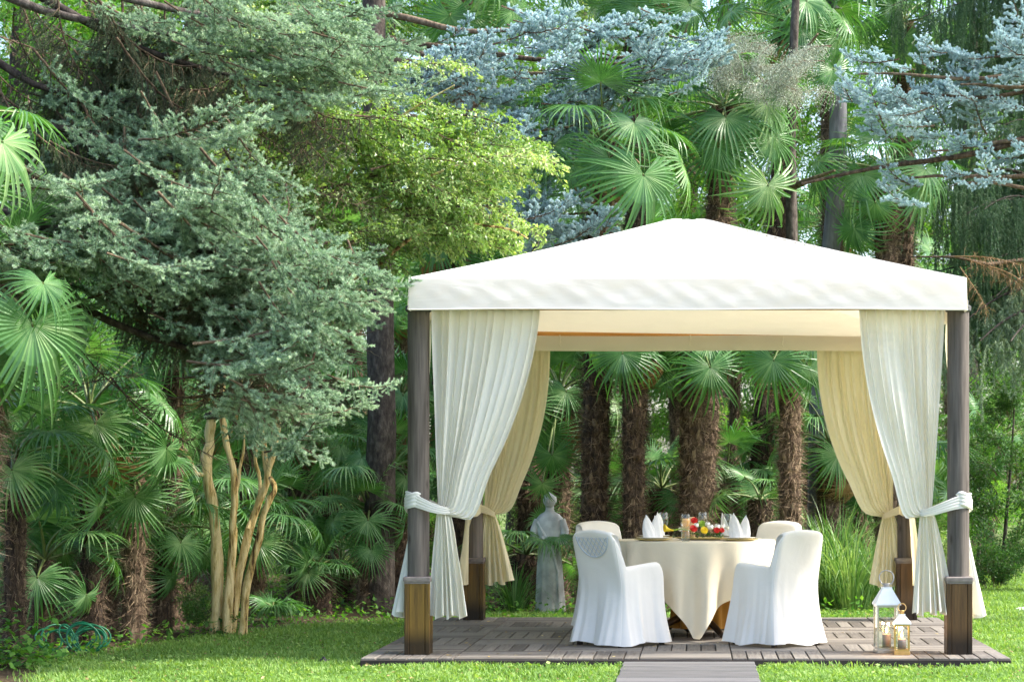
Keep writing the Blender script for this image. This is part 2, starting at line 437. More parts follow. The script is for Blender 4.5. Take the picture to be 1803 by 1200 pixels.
# ================================================================== GROUND
def bed_edge_x(Y):
    """left border of the lawn (x) at depth Y"""
    pts = [(12, -3.6), (15.0, -4.5), (15.9, -4.78), (17.0, -4.62), (18.4, -4.2), (19.8, -3.75), (21.1, -2.95), (22.0, -2.3), (22.4, -1.2)]
    return np.interp(Y, [p[0] for p in pts], [p[1] for p in pts], right=99)

def make_ground():
    m, nt, N, L = new_mat('lawn_and_soil')
    tc = N.new('ShaderNodeTexCoord')
    at = nd(N, 'ShaderNodeAttribute', attribute_name='tint')      # 1 = lawn, 0 = planting bed
    n1 = nd(N, 'ShaderNodeTexNoise'); n1.inputs['Scale'].default_value = 1.3; n1.inputs['Detail'].default_value = 8; L.new(tc.outputs['Object'], n1.inputs[0])
    n2 = nd(N, 'ShaderNodeTexNoise'); n2.inputs['Scale'].default_value = 35; n2.inputs['Detail'].default_value = 6; L.new(tc.outputs['Object'], n2.inputs[0])
    g = ramp(N, [(0.3, (0.06, 0.075, 0.025)), (0.5, (0.10, 0.14, 0.04)), (0.72, (0.17, 0.20, 0.07))]); L.new(n1.outputs[0], g.inputs[0])
    s = ramp(N, [(0.3, (0.03, 0.022, 0.014)), (0.55, (0.075, 0.055, 0.034)), (0.8, (0.16, 0.12, 0.07))]); L.new(n2.outputs[0], s.inputs[0])
    mg = nd(N, 'ShaderNodeMixRGB', blend_type='OVERLAY'); mg.inputs[0].default_value = 0.6
    L.new(g.outputs[0], mg.inputs[1]); L.new(n2.outputs[0], mg.inputs[2])
    mx = N.new('ShaderNodeMixRGB'); L.new(at.outputs['Fac'], mx.inputs[0]); L.new(s.outputs[0], mx.inputs[1]); L.new(mg.outputs[0], mx.inputs[2])
    pb = nd(N, 'ShaderNodeBsdfPrincipled'); pb.inputs['Roughness'].default_value = 0.95; pb.inputs['Specular IOR Level'].default_value = 0.1
    L.new(mx.outputs[0], pb.inputs['Base Color'])
    bp = N.new('ShaderNodeBump'); bp.inputs['Strength'].default_value = 0.7; bp.inputs['Distance'].default_value = 0.03
    L.new(n2.outputs[0], bp.inputs['Height']); L.new(bp.outputs[0], pb.inputs['Normal'])
    o = N.new('ShaderNodeOutputMaterial'); L.new(pb.outputs[0], o.inputs[0])
    xs = np.concatenate([np.linspace(-900, -20, 8), np.linspace(-18, 14, 129), np.linspace(16, 900, 8)])
    ys = np.concatenate([np.linspace(-300, 4, 5), np.linspace(6, 40, 137), np.linspace(44, 1500, 12)])
    X, Y = np.meshgrid(xs, ys)
    lawn = np.clip((X - bed_edge_x(Y)) / 0.35 + 0.5, 0, 1)
    right = np.clip((X - 1.0 - 0.06 * (Y - 22)) / 0.6 + 0.5, 0, 1) * (Y > 21.5)      # the lawn goes on at the right of the bed
    lawn = np.maximum(lawn * (Y < 22.4), right)
    far = np.clip((Y - 33) / 2, 0, 1)
    lawn = np.maximum(lawn, far)
    Z = np.where(lawn < 0.5, 0.01, 0.0)
    ge = Geo(); ge.grid(np.stack([X, Y, Z], 2), lawn.ravel())
    tag(put('ground', ge.build('ground', m, True)), kind='structure')
make_ground()

def in_deck(x, y):
    return (x > -2.45) & (x < 2.28) & (y > 15.56) & (y < 20.38)

def make_lawn():
    rng = np.random.default_rng(3)
    n = 420000
    y = 13.6 + (32 - 13.6) * rng.random(n) ** 1.9
    x = -6.0 + 10.8 * rng.random(n)
    keep = (x > bed_edge_x(y) + rng.normal(0, .12, n)) | ((x > 1.0 + 0.06 * (y - 22)) & (y > 21.5))
    keep &= ~in_deck(x + rng.normal(0, .012, n), y + rng.normal(0, .012, n))
    keep &= ~((x > -0.525 + rng.normal(0, .012, n)) & (x < 0.405) & (y < 15.6))
    pxx = PX + x * F / y
    keep &= (pxx > -150) & (pxx < 1960)
    # thin worn patches
    worn = (np.sin(x * 2.1 + 1.3) * np.sin(y * 1.7 + x) > 0.72) & (rng.random(n) < 0.6)
    worn |= (np.abs(x - 1.35) < 0.55) & (np.abs(y - 15.43) < 0.10) & (rng.random(n) < 0.85)
    keep &= ~worn
    x, y = x[keep], y[keep]; n = len(x)
    clump = 0.5 + 0.5 * np.sin(x * 3.7 + 2 * np.sin(y * 2.3)) * np.sin(y * 4.1 + x)
    h = (0.022 + 0.030 * rng.random(n)) * (0.75 + 0.6 * clump)
    w = 0.0035 + 0.0035 * rng.random(n)
    a = rng.random(n) * 2 * math.pi
    lean = rng.random(n) * 0.9
    dx, dy = np.cos(a), np.sin(a)
    b = np.stack([x, y, np.zeros(n)], 1)
    side = np.stack([-dy, dx, np.zeros(n)], 1) * w[:, None]
    mid = b + np.stack([dx * lean * h * .45, dy * lean * h * .45, h * .65], 1)
    tip = b + np.stack([dx * lean * h * 1.3, dy * lean * h * 1.3, h], 1)
    V = np.stack([b - side, b + side, mid + side * .8, mid - side * .8, tip], 1).reshape(-1, 3)
    k = np.arange(n)[:, None] * 5
    T = np.concatenate([k + [0, 1, 2], k + [0, 2, 3], k + [3, 2, 4]])
    tint = np.clip(0.38 + 0.22 * clump + rng.normal(0, .17, n), 0, 1)
    g = Geo(); g.add(V, T, np.repeat(tint, 5))
    tag(put('lawn_grass', g.build('lawn_grass', M['grass'])), 'short clover-flecked green lawn grass around the wooden deck', 'grass', kind='stuff')
    # dry brown litter between the blades
    n = 2600
    y = 13.9 + 8 * rng.random(n) ** 1.3; x = -6 + 9.6 * rng.random(n)
    keep = (x > bed_edge_x(y)) & ~in_deck(x, y) & ~((x > -0.54) & (x < 0.42) & (y < 15.6)); x, y = x[keep], y[keep]; n = len(x)
    a = rng.random(n) * 6.28; r = rng.uniform(.006, .016, n); z = rng.uniform(.02, .045, n); V = []
    for q in range(4):
        k_ = 1.3 if q % 2 == 0 else .45
        V.append(np.stack([x + np.cos(a + q * 1.571) * r * k_, y + np.sin(a + q * 1.571) * r * k_, z + rng.normal(0, .004, n)], 1))
    V = np.stack(V, 1).reshape(-1, 3); k = np.arange(n)[:, None] * 4
    g = Geo(); g.add(V, np.concatenate([k + [0, 1, 2], k + [0, 2, 3]]), np.repeat(rng.random(n), 4))
    tag(put('leaf_litter', g.build('leaf_litter', M['dead'])), 'dry brown leaf litter sprinkled over the lawn', 'leaf litter', kind='stuff')
    # broad clover-like leaves in the lawn
    n = 26000
    y = 13.8 + 8.6 * rng.random(n) ** 1.4; x = -6 + 9.6 * rng.random(n)
    keep = (x > bed_edge_x(y) + rng.normal(0, .25, n)) & ~in_deck(x, y) & ~((x > -0.54) & (x < 0.42) & (y < 15.6))
    keep &= (np.sin(x * 1.9) * np.sin(y * 2.6 + 1) + rng.normal(0, .4, n)) > 0.05
    x, y = x[keep], y[keep]; n = len(x)
    z = 0.015 + 0.035 * rng.random(n); r = 0.008 + 0.010 * rng.random(n); a = rng.random(n) * 6.28
    tl = rng.normal(0, .35, (n, 2))
    V = []
    for q in range(4):
        u, v = np.cos(a + q * math.pi / 2) * r * (1.2 if q % 2 == 0 else .8), np.sin(a + q * math.pi / 2) * r * (1.2 if q % 2 == 0 else .8)
        V.append(np.stack([x + u, y + v, z + u * tl[:, 0] + v * tl[:, 1]], 1))
    V = np.stack(V, 1).reshape(-1, 3); k = np.arange(n)[:, None] * 4
    g = Geo(); g.add(V, np.concatenate([k + [0, 1, 2], k + [0, 2, 3]]), np.repeat(np.clip(rng.normal(.6, .2, n), 0, 1), 4))
    tag(put('clover_patch', g.build('clover_patch', M['grass'])), 'low clover and weed leaves scattered through the lawn', 'clover', kind='stuff')
make_lawn()

# ================================================================== DECK AND WALKWAY
DX0, DX1, DY0, DY1, DZ = -2.43, 2.26, 15.58, 20.35, 0.07
GX = -0.067          # middle of the gazebo

def make_deck():
    root = empty('wooden_deck', ((DX0 + DX1) / 2, (DY0 + DY1) / 2, 0), label='low brown wooden deck of parquet tiles under the gazebo', cat='deck')
    cx, cy = root.location.x, root.location.y
    g = Geo()
    g.box((0, 0, 0.024), (DX1 - DX0 - .03, DY1 - DY0 - .03, 0.048))
    put('base_frame', g.build('deck_base', M['dark_wood']), root)
    for (c, s) in (((0, DY0 - cy + .008, .029), (DX1 - DX0, .022, .058)), ((0, DY1 - cy - .008, .029), (DX1 - DX0, .022, .058)),
                   ((DX0 - cx + .008, 0, .029), (.022, DY1 - DY0 - .05, .058)), ((DX1 - cx - .008, 0, .029), (.022, DY1 - DY0 - .05, .058))):
        g = Geo(); g.box(c, s, bevel=.004); put('fascia_board', g.build('fascia', M['dark_wood']), root)
    nx = ny = 7
    tw, td = (DX1 - DX0) / nx, (DY1 - DY0) / ny
    ns = 6
    gx = Geo(); gx.box((0, 0, 0), (tw - .008, td / ns - .010, .022), bevel=.003); mx = gx.build('slat_x', M['deck_x'])
    gy = Geo(); gy.box((0, 0, 0), (tw / ns - .010, td - .008, .022), bevel=.003); my = gy.build('slat_y', M['deck_y'])
    rng = random.Random(2)
    for i in range(nx):
        for j in range(ny):
            x0, y0 = DX0 - cx + i * tw, DY0 - cy + j * td
            for k in range(ns):
                dz = rng.uniform(-.0012, .0012)
                if (i + j) % 2:
                    put('slat', mx, root, (x0 + tw / 2, y0 + (k + .5) * td / ns, DZ - .011 + dz))
                else:
                    put('slat', my, root, (x0 + (k + .5) * tw / ns, y0 + td / 2, DZ - .011 + dz))
make_deck()

def make_walk():
    root = empty('path', (-0.06, 14.3, 0)); root['kind'] = 'structure'
    g = Geo(); g.box((0, 0, .012), (.88, 2.52, .024)); put('bearer', g.build('walk_base', M['dark_wood']), root)
    n = 18; w = 2.52 / n
    g = Geo(); g.box((0, 0, 0), (.94, w - .006, .024), bevel=.003); me = g.build('walk_plank', M['plank'])
    rng = random.Random(5)
    for i in range(n):
        put('plank', me, root, (rng.uniform(-.004, .004), -1.26 + (i + .5) * w, .036 + rng.uniform(-.0015, .0015)))
make_walk()

# ================================================================== GAZEBO
YF, YB = 16.0, 20.0
XL, XR = -2.063, 1.929
EAVE = 2.82; VAL = 0.222; PEAK = 3.56

gz = empty('gazebo', (GX, 18.0, DZ), label='square garden gazebo with white pyramid canopy on four round wooden posts', cat='gazebo')
def gput(name, me, loc=(0, 0, 0), parent=None):
    """part given in world coordinates"""
    if parent is None:
        return put(name, me, gz, (loc[0] - GX, loc[1] - 18.0, loc[2] - DZ))
    return put(name, me, parent, loc)

def make_posts():
    n = 28
    a = np.arange(n) * 2 * math.pi / n
    zs = np.linspace(0.55, 2.53, 12)
    g = Geo()
    R = 0.081
    prof = [(R, z) for z in zs]
    g.lathe(prof, n)
    col = g.build('column', M['column'], True)
    g = Geo(); g.lathe([(0.0, 2.525), (.088, 2.525), (.096, 2.535), (.096, 2.563), (.088, 2.572), (.078, 2.575), (.078, 2.61), (0, 2.61)], n); cap = g.build('cap', M['cap'])
    g = Geo(); g.box((0, 0, .555), (.205, .205, .034), bevel=.008); g.box((0, 0, .530), (.190, .190, .018)); collar = g.build('collar', M['collar'])
    for k, (x, y) in enumerate(((XL, YF), (XR, YF), (XL, YB), (XR, YB))):
        mm = M['base_gold'] if k in (0, 2) else M['base_brown']
        p = gput('post', col, (x, y, DZ))
        put('cap', cap, p); put('collar', collar, p)
        # box base: a board on each side between square corner strips
        g = Geo(); g.box((0, 0, .262), (.164, .164, .524)); b = put('base', g.build('base_core', M['dark_wood']), p)
        g = Geo(); g.box((0, 0, .262), (.034, .034, .523), bevel=.004); st = g.build('corner_strip', mm)
        for sx in (-1, 1):
            for sy in (-1, 1):
                put('corner_strip', st, b, (sx * .077, sy * .077, 0))
        g = Geo(); g.box((0, 0, .262), (.116, .012, .522), bevel=.003); bd = g.build('face_board', mm)
        for q in range(4):
            aa = q * math.pi / 2
            put('face_board', bd, b, (.085 * math.sin(aa), -.085 * math.cos(aa), 0), (0, 0, aa))
make_posts()

CX0, CX1, CY0, CY1 = XL - .04, XR + .03, 15.76, 20.24

def make_canopy():
    cx, cy = (CX0 + CX1) / 2, (CY0 + CY1) / 2
    hx, hy = (CX1 - CX0) / 2, (CY1 - CY0) / 2
    rng = np.random.default_rng(5)
    n = 57
    s = np.linspace(-1, 1, n)
    U, W = np.meshgrid(s, s)
    r = np.maximum(np.abs(U), np.abs(W))
    def prof(r):       # slightly hollow slopes with a small rounded top
        z = EAVE + (PEAK - EAVE) * ((1 - r) * 0.90 + 0.10 * (1 - r) ** 2.2)
        return z - 0.035 * np.exp(-(r / 0.045) ** 2)
    Z = prof(r)
    along = np.where(np.abs(U) > np.abs(W), W, U) / np.maximum(r, 1e-6)
    Z -= 0.022 * np.sin(np.pi * np.clip(r, 0, 1)) * (1 - along ** 2)          # fabric sags between the ridges
    Z += 0.004 * np.sin(7 * U + 3 * W) * np.sin(5 * W) * (r < .98)
    X = np.stack([cx + U * hx - GX, cy + W * hy - 18.0, Z - DZ], 2)
    g = Geo(); g.grid(X)
    can = put('canopy', g.build('canopy', M['canopy'], True), gz)
    # four hanging valances with ripples
    for q in range(4):
        m, nv = 161, 13
        t = np.linspace(-1, 1, m); v = np.linspace(0, 1, nv)
        T, Vv = np.meshgrid(t, v)
        ph = rng.uniform(0, 6)
        rip = (0.006 * np.sin(5 * T + ph + 2 * Vv) + 0.004 * np.sin(17 * T - 6 * Vv + ph) + 0.0035 * np.sin(37 * T + 8 * Vv + 2 * np.sin(6 * T)) + 0.003 * np.sin(63 * T - 9 * Vv)) * np.sin(np.pi * np.clip(Vv * .9 + .05, 0, 1)) * (1 - T ** 8)
        rip += 0.002 * np.sin(15 * T + 6 * Vv) * (1 - T ** 8)
        zz = EAVE - Vv * VAL + 0.004 * np.sin(6 * T + ph) * Vv - .002
        hw = hx if q % 2 == 0 else hy
        dd = hy if q % 2 == 0 else hx
        out = dd + 0.003 + rip * .5 + .006 * Vv
        A = [(T * hw, -out), (out, T * hw), (-T * hw, out), (-out, -T * hw)][q]
        X = np.stack([A[0] + cx - GX, A[1] + cy - 18.0, zz - DZ], 2)
        g = Geo(); g.grid(X)
        va = put('valance', g.build('valance', M['canopy'], True), can)
        # sewn hem cord on the lower edge
        g = Geo(); g.tube(X[-1][::4], 0.006, 5); put('hem', g.build('hem', M['canopy'], True), can)
    # ridge piping from the corners to the top
    for sx in (-1, 1):
        for sy in (-1, 1):
            rr = np.linspace(1, .03, 30)
            pts = np.stack([cx + sx * rr * hx - GX, cy + sy * rr * hy - 18.0, prof(rr) - DZ + .001], 1)
            g = Geo(); g.tube(pts, 0.006, 5); put('ridge_seam', g.build('ridge', M['canopy'], True), can)
    # beams under the eaves
    for (x, y, sx, sy) in ((GX, YF, XR - XL - .1, .07), (GX, YB, XR - XL - .1, .07), (XL, 18.0, .07, YB - YF - .1), (XR, 18.0, .07, YB - YF - .1)):
        g = Geo(); g.box((0, 0, 0), (sx, sy, .13), bevel=.006)
        gput('beam', g.build('beam', M['beam']), (x, y, 2.675))
    # cream fabric strips tied along the inside of the beams
    for (x, y, L, rz) in ((GX, YB - .052, XR - XL - .2, 0), (XL + .052, 18.0, YB - YF - .2, math.pi / 2), (XR - .052, 18.0, YB - YF - .2, math.pi / 2)):
        m, nv = 121, 6
        t = np.linspace(-.5, .5, m); v = np.linspace(0, 1, nv)
        T, Vv = np.meshgrid(t, v)
        X = np.stack([T * L, -.006 * np.sin(30 * T + 2 * Vv) - .004 * np.sin(61 * T) - .012 * Vv, 2.688 - Vv * .14 + .004 * np.sin(9 * T)], 2)
        g = Geo(); g.grid(X); g.grid(X + [0, .01, 0])
        o = gput('inner_valance', g.build('inner_valance', M['liner'], True), (x, y, 0))
        o.rotation_euler = (0, 0, rz)
        for tx in (-1.2, .0, .85):
            g = Geo(); g.tube([(tx, -.03, 2.69), (tx + .004, -.035, 2.65), (tx - .004, -.04, 2.60), (tx + .006, -.035, 2.585)], .006, 5)
            put('tie_string', g.build('tie_string', M['liner']), o)
    # liner under the roof, bellying between the ridges
    n = 61
    s = np.linspace(-1, 1, n); U, W = np.meshgrid(s, s)
    r = np.maximum(np.abs(U), np.abs(W)); along = np.where(np.abs(U) > np.abs(W), W, U) / np.maximum(r, 1e-6)
    Z = 2.705 + (PEAK - .24 - 2.705) * (1 - r) ** 1.05 - 0.17 * np.sin(np.pi * r ** .8) * (1 - along ** 2) ** .8 * (.75 + .25 * U)
    Z += 0.012 * np.sin(8 * along + 5 * r) * np.sin(np.pi * r)
    Z += -.03 * U * (r > .8) * (W > .8)
    X = np.stack([U * (XR - XL - .1) / 2, W * (YB - YF - .1) / 2, Z - DZ], 2)
    g = Geo(); g.grid(X[:, ::-1])
    put('ceiling_drape', g.build('ceiling_drape', M['liner'], True), gz)
make_canopy()

# ------------------------------------------------------------------ curtains
def make_curtain(label, post, d, n, width, tie_a, tie_z, hem_z, tail, lean, mat, seed, tz=2.615, dip=.1, fpow=1.0):
    """d: unit vector along the rail away from the post; n: unit vector pointing outwards"""
    rng = np.random.default_rng(seed)
    root = empty('curtain', (post[0], post[1], 0), label=label, cat='curtain')
    d = np.array([d[0], d[1], 0.0]); nn = np.array([n[0], n[1], 0.0]); zz = np.array([0, 0, 1.0])
    NU, NV = 181, 44
    u = np.linspace(0, 1, NU); v = np.linspace(0, 1, NV)
    U, V = np.meshgrid(u, v)
    npl = int(width / .062)
    warp = U + .012 * np.sin(7 * U * 6.28 + seed) + .006 * np.sin(17 * U * 6.28 + seed * 2)
    phase = 2 * np.pi * npl * warp
    def S(phase):
        return np.sin(phase) + .35 * np.sin(2 * phase + .6) + .25 * np.sin(.47 * phase + seed)
    top_a = .095 + U * width
    tie_aa = tie_a + .075 * (U - .5) + .0 * U
    f = (1 - .26 * U) * V ** ((1.15 + .45 * U) * fpow) + .26 * U * V ** 14
    A = top_a + (tie_aa - top_a) * f
    A += .010 * np.cos(phase) * (1 - .5 * V)                       # folds overlap sideways
    Z = tz + (tie_z - tz) * V - dip * (U ** 1.3) * np.exp(-((V - .92) / .07) ** 2) - .02 * U * np.sin(np.pi * V)
    amp = (.010 + .016 * np.clip(V / .12, 0, 1)) * (1 - .55 * V ** 2) * (.75 + .45 * np.sin(9 * U + seed) * np.sin(4 * U + 2 * V + seed))
    O = S(phase) * amp + .05 * np.sin(np.pi * V) * U * .6 + (.035 * np.sin(np.pi * (U - .5) + 1.2)) * V ** 4
    # soft diagonal drag folds towards the tie
    O += .014 * np.sin(14 * (U * .9 + V * .55) + seed) * np.sin(np.pi * V)
    X = A[..., None] * d + O[..., None] * nn + Z[..., None] * zz
    g = Geo(); g.grid(X)
    put('drape', g.build('drape', mat, True), root)
    # heading tape along the top
    hx = (.095 + np.linspace(0, 1, 40) * width)[:, None] * d + zz * (tz + .012)
    g = Geo(); g.tube(hx, .016, 6); put('heading', g.build('heading', mat, True), root)
    # tail below the tie
    a0, a1 = tail
    NU, NV = 141, 30
    u = np.linspace(0, 1, NU); v = np.linspace(0, 1, NV); U, V = np.meshgrid(u, v)
    phase = 2 * np.pi * 6.5 * (U + .03 * np.sin(11 * U + seed))
    spread = V ** .75
    A = tie_a + .085 * (U - .5) + ((a0 + (a1 - a0) * U) - (tie_a + .085 * (U - .5))) * spread
    amp = .012 + .040 * V
    O = S(phase + seed) * amp * .75 + lean * V + .03 * np.cos(np.pi * (U - .5)) * (1 - V)
    A += .018 * np.cos(phase + seed) * V
    Z = (tie_z + .01) + (hem_z - tie_z - .01) * V + .018 * np.sin(phase * .5 + 1) * V + .04 * (U - .5) * V * rng.uniform(-1, 1)
    X = A[..., None] * d + O[..., None] * nn + Z[..., None] * zz
    g = Geo(); g.grid(X); tl = put('tail', g.build('tail', mat, True), root)
    # band round post and bundle
    m = 48
    a = np.linspace(0, 2 * np.pi, m, endpoint=False)
    c = tie_a * .5 - .018; sa = tie_a * .5 + .075
    rows = []
    hs = np.linspace(-.056, .056, 15)
    for k, h in enumerate(hs):
        r = .0035 * math.sin(k * 1.9 + seed) + .003 - (.006 if k in (0, 14) else 0)
        ax = c + np.cos(a) * (sa + r); ox = np.sin(a) * (.087 + r)
        z = tie_z + h * (1 - .28 * (1 + np.cos(a))) + .105 * (1 - np.cos(a)) * .5 - .015 + .006 * np.sin(3 * a + seed)
        rows.append(ax[:, None] * d + ox[:, None] * nn + z[:, None] * zz)
    g = Geo(); g.grid(np.stack(rows), close_u=True); put('tie_band', g.build('tie_band', mat, True), root)
    return root

CW, CI = M['curtain'], M['curtain_in']
W_ = .02
make_curtain('white curtain across the front, tied to the gold-based front post', (XL, YF - .015), (1, 0), (0, -1), .80, .185, 1.13, .345, (.09, .37), .05, CW, 1, dip=.17)
make_curtain('white curtain across the front, tied to the post beside the lanterns', (XR, YF - .015), (-1, 0), (0, -1), .63, .235, 1.12, .37, (.05, .33), .05, CW, 2, dip=.15, fpow=1.1)
make_curtain('white curtain on the open left side, tail hanging outside the gold-based front post', (XL - .02, YF), (0, 1), (-1, 0), .80, .15, 1.12, .35, (-.05, .30), .14, CW, 3)
make_curtain('white curtain on the right side, tail hanging outside the post beside the lanterns', (XR + .02, YF), (0, 1), (1, 0), .80, .15, 1.12, .36, (-.05, .30), .14, CW, 4)
make_curtain('cream curtain across the back, tied to the back post beside the statue', (XL, YB + .015), (1, 0), (0, 1), .60, .13, 1.06, .40, (-.09, .36), .04, CI, 5, fpow=1.35)
make_curtain('cream curtain across the back, tied to the back post behind the lanterns', (XR, YB + .015), (-1, 0), (0, 1), .72, .16, 1.04, .38, (-.05, .33), .04, CI, 6, fpow=1.35)
make_curtain('cream curtain on the left side, tied to the back post beside the statue', (XL - .02, YB), (0, -1), (-1, 0), .85, .14, 1.06, .40, (-.05, .26), .08, CI, 7)
make_curtain('cream curtain on the right side, tied to the back post behind the lanterns', (XR + .02, YB), (0, -1), (1, 0), .85, .14, 1.06, .40, (-.05, .26), .08, CI, 8)

# ================================================================== TABLE AND CHAIRS
TX, TY, TH = -0.03, 17.9, DZ + .79
TR = .655

def make_table():
    root = empty('dining_table', (TX, TY, DZ), label='round dining table on a dark pedestal under the cream cloth', cat='table')
    g = Geo(); g.lathe([(0, .755), (TR - .02, .755), (TR - .012, .765), (TR - .012, .778), (TR - .02, .782), (0, .782)], 48)
    put('tabletop', g.build('tabletop', M['base_brown']), root)
    g = Geo(); g.lathe([(.06, .03), (.09, .06), (.055, .12), (.05, .5), (.075, .6), (.05, .68), (.16, .755)], 20)
    put('pedestal', g.build('pedestal', M['base_brown'], True), root)
    for k in range(4):
        a = k * math.pi / 2 + .6
        t = np.linspace(0, 1, 8)
        pts = np.stack([np.cos(a) * (.05 + .36 * t), np.sin(a) * (.05 + .36 * t), .17 - .145 * t ** 1.6], 1)
        g = Geo(); g.tube(pts, np.linspace(.035, .024, 8), 8); put('foot', g.build('foot', M['base_brown'], True), root)
    # gold underskirt
    m, nv = 120, 14
    a = np.linspace(0, 2 * np.pi, m, endpoint=False); v = np.linspace(0, 1, nv); A, V = np.meshgrid(a, v)
    r = .22 + .05 * V + .018 * np.sin(16 * A) * V
    g = Geo(); g.grid(np.stack([r * np.cos(A) + .08, r * np.sin(A) + .06, .755 - .69 * V], 2), close_u=True)
    o = put('underskirt', g.build('underskirt', M['gold_cloth'], True), root)
    # cream square cloth, a corner hanging to the front
    cl = empty('tablecloth', (TX, TY, TH), label='cream square tablecloth with one corner hanging to the deck', cat='tablecloth')
    m = 240
    a = np.linspace(0, 2 * np.pi, m, endpoint=False)
    half = 1.07
    corner0 = RAD(-88)
    rel = (a - corner0 + math.pi / 4) % (math.pi / 2) - math.pi / 4
    rmax = np.minimum(half / np.cos(np.pi / 4 - np.abs(rel)), 1.435)       # edge distance of the flat square
    rows = []
    rs = np.concatenate([np.linspace(0.0, 1, 8) ** .7 * (TR - .02)])
    for r in rs:
        rows.append(np.stack([np.cos(a) * r, np.sin(a) * r, np.full(m, .002)], 1))
    fold = .55 * np.sin(13 * a + .8) + .45 * np.sin(21 * a + 2 * np.sin(2 * a)) + .35 * np.sin(8 * a + 2)
    for t in np.linspace(0.0, 1, 26):
        hang = (rmax - TR) * t
        drop = np.clip(hang - .012, 0, None)
        ro = TR + .010 + .03 * np.sqrt(drop + 1e-6) + fold * np.minimum(.15 * drop + .004, .065) 
        cf = np.exp(-(rel / .16) ** 2)                                     # each corner closes into a pointed fold
        ro += .05 * cf * drop
        aa = a - np.sign(rel) * np.minimum(np.abs(rel), .5) * .25 * (drop / .7) ** 1.5 * np.exp(-(rel / .5) ** 2)
        rows.append(np.stack([np.cos(aa) * ro, np.sin(aa) * ro, -drop + .002 * (t == 0)], 1))
    X = np.stack(rows)
    X[:, :, 2] = np.maximum(X[:, :, 2], -.785)
    g = Geo(); g.grid(X, close_u=True)
    put('cloth', g.build('cloth', M['tablecloth'], True), cl)
make_table()

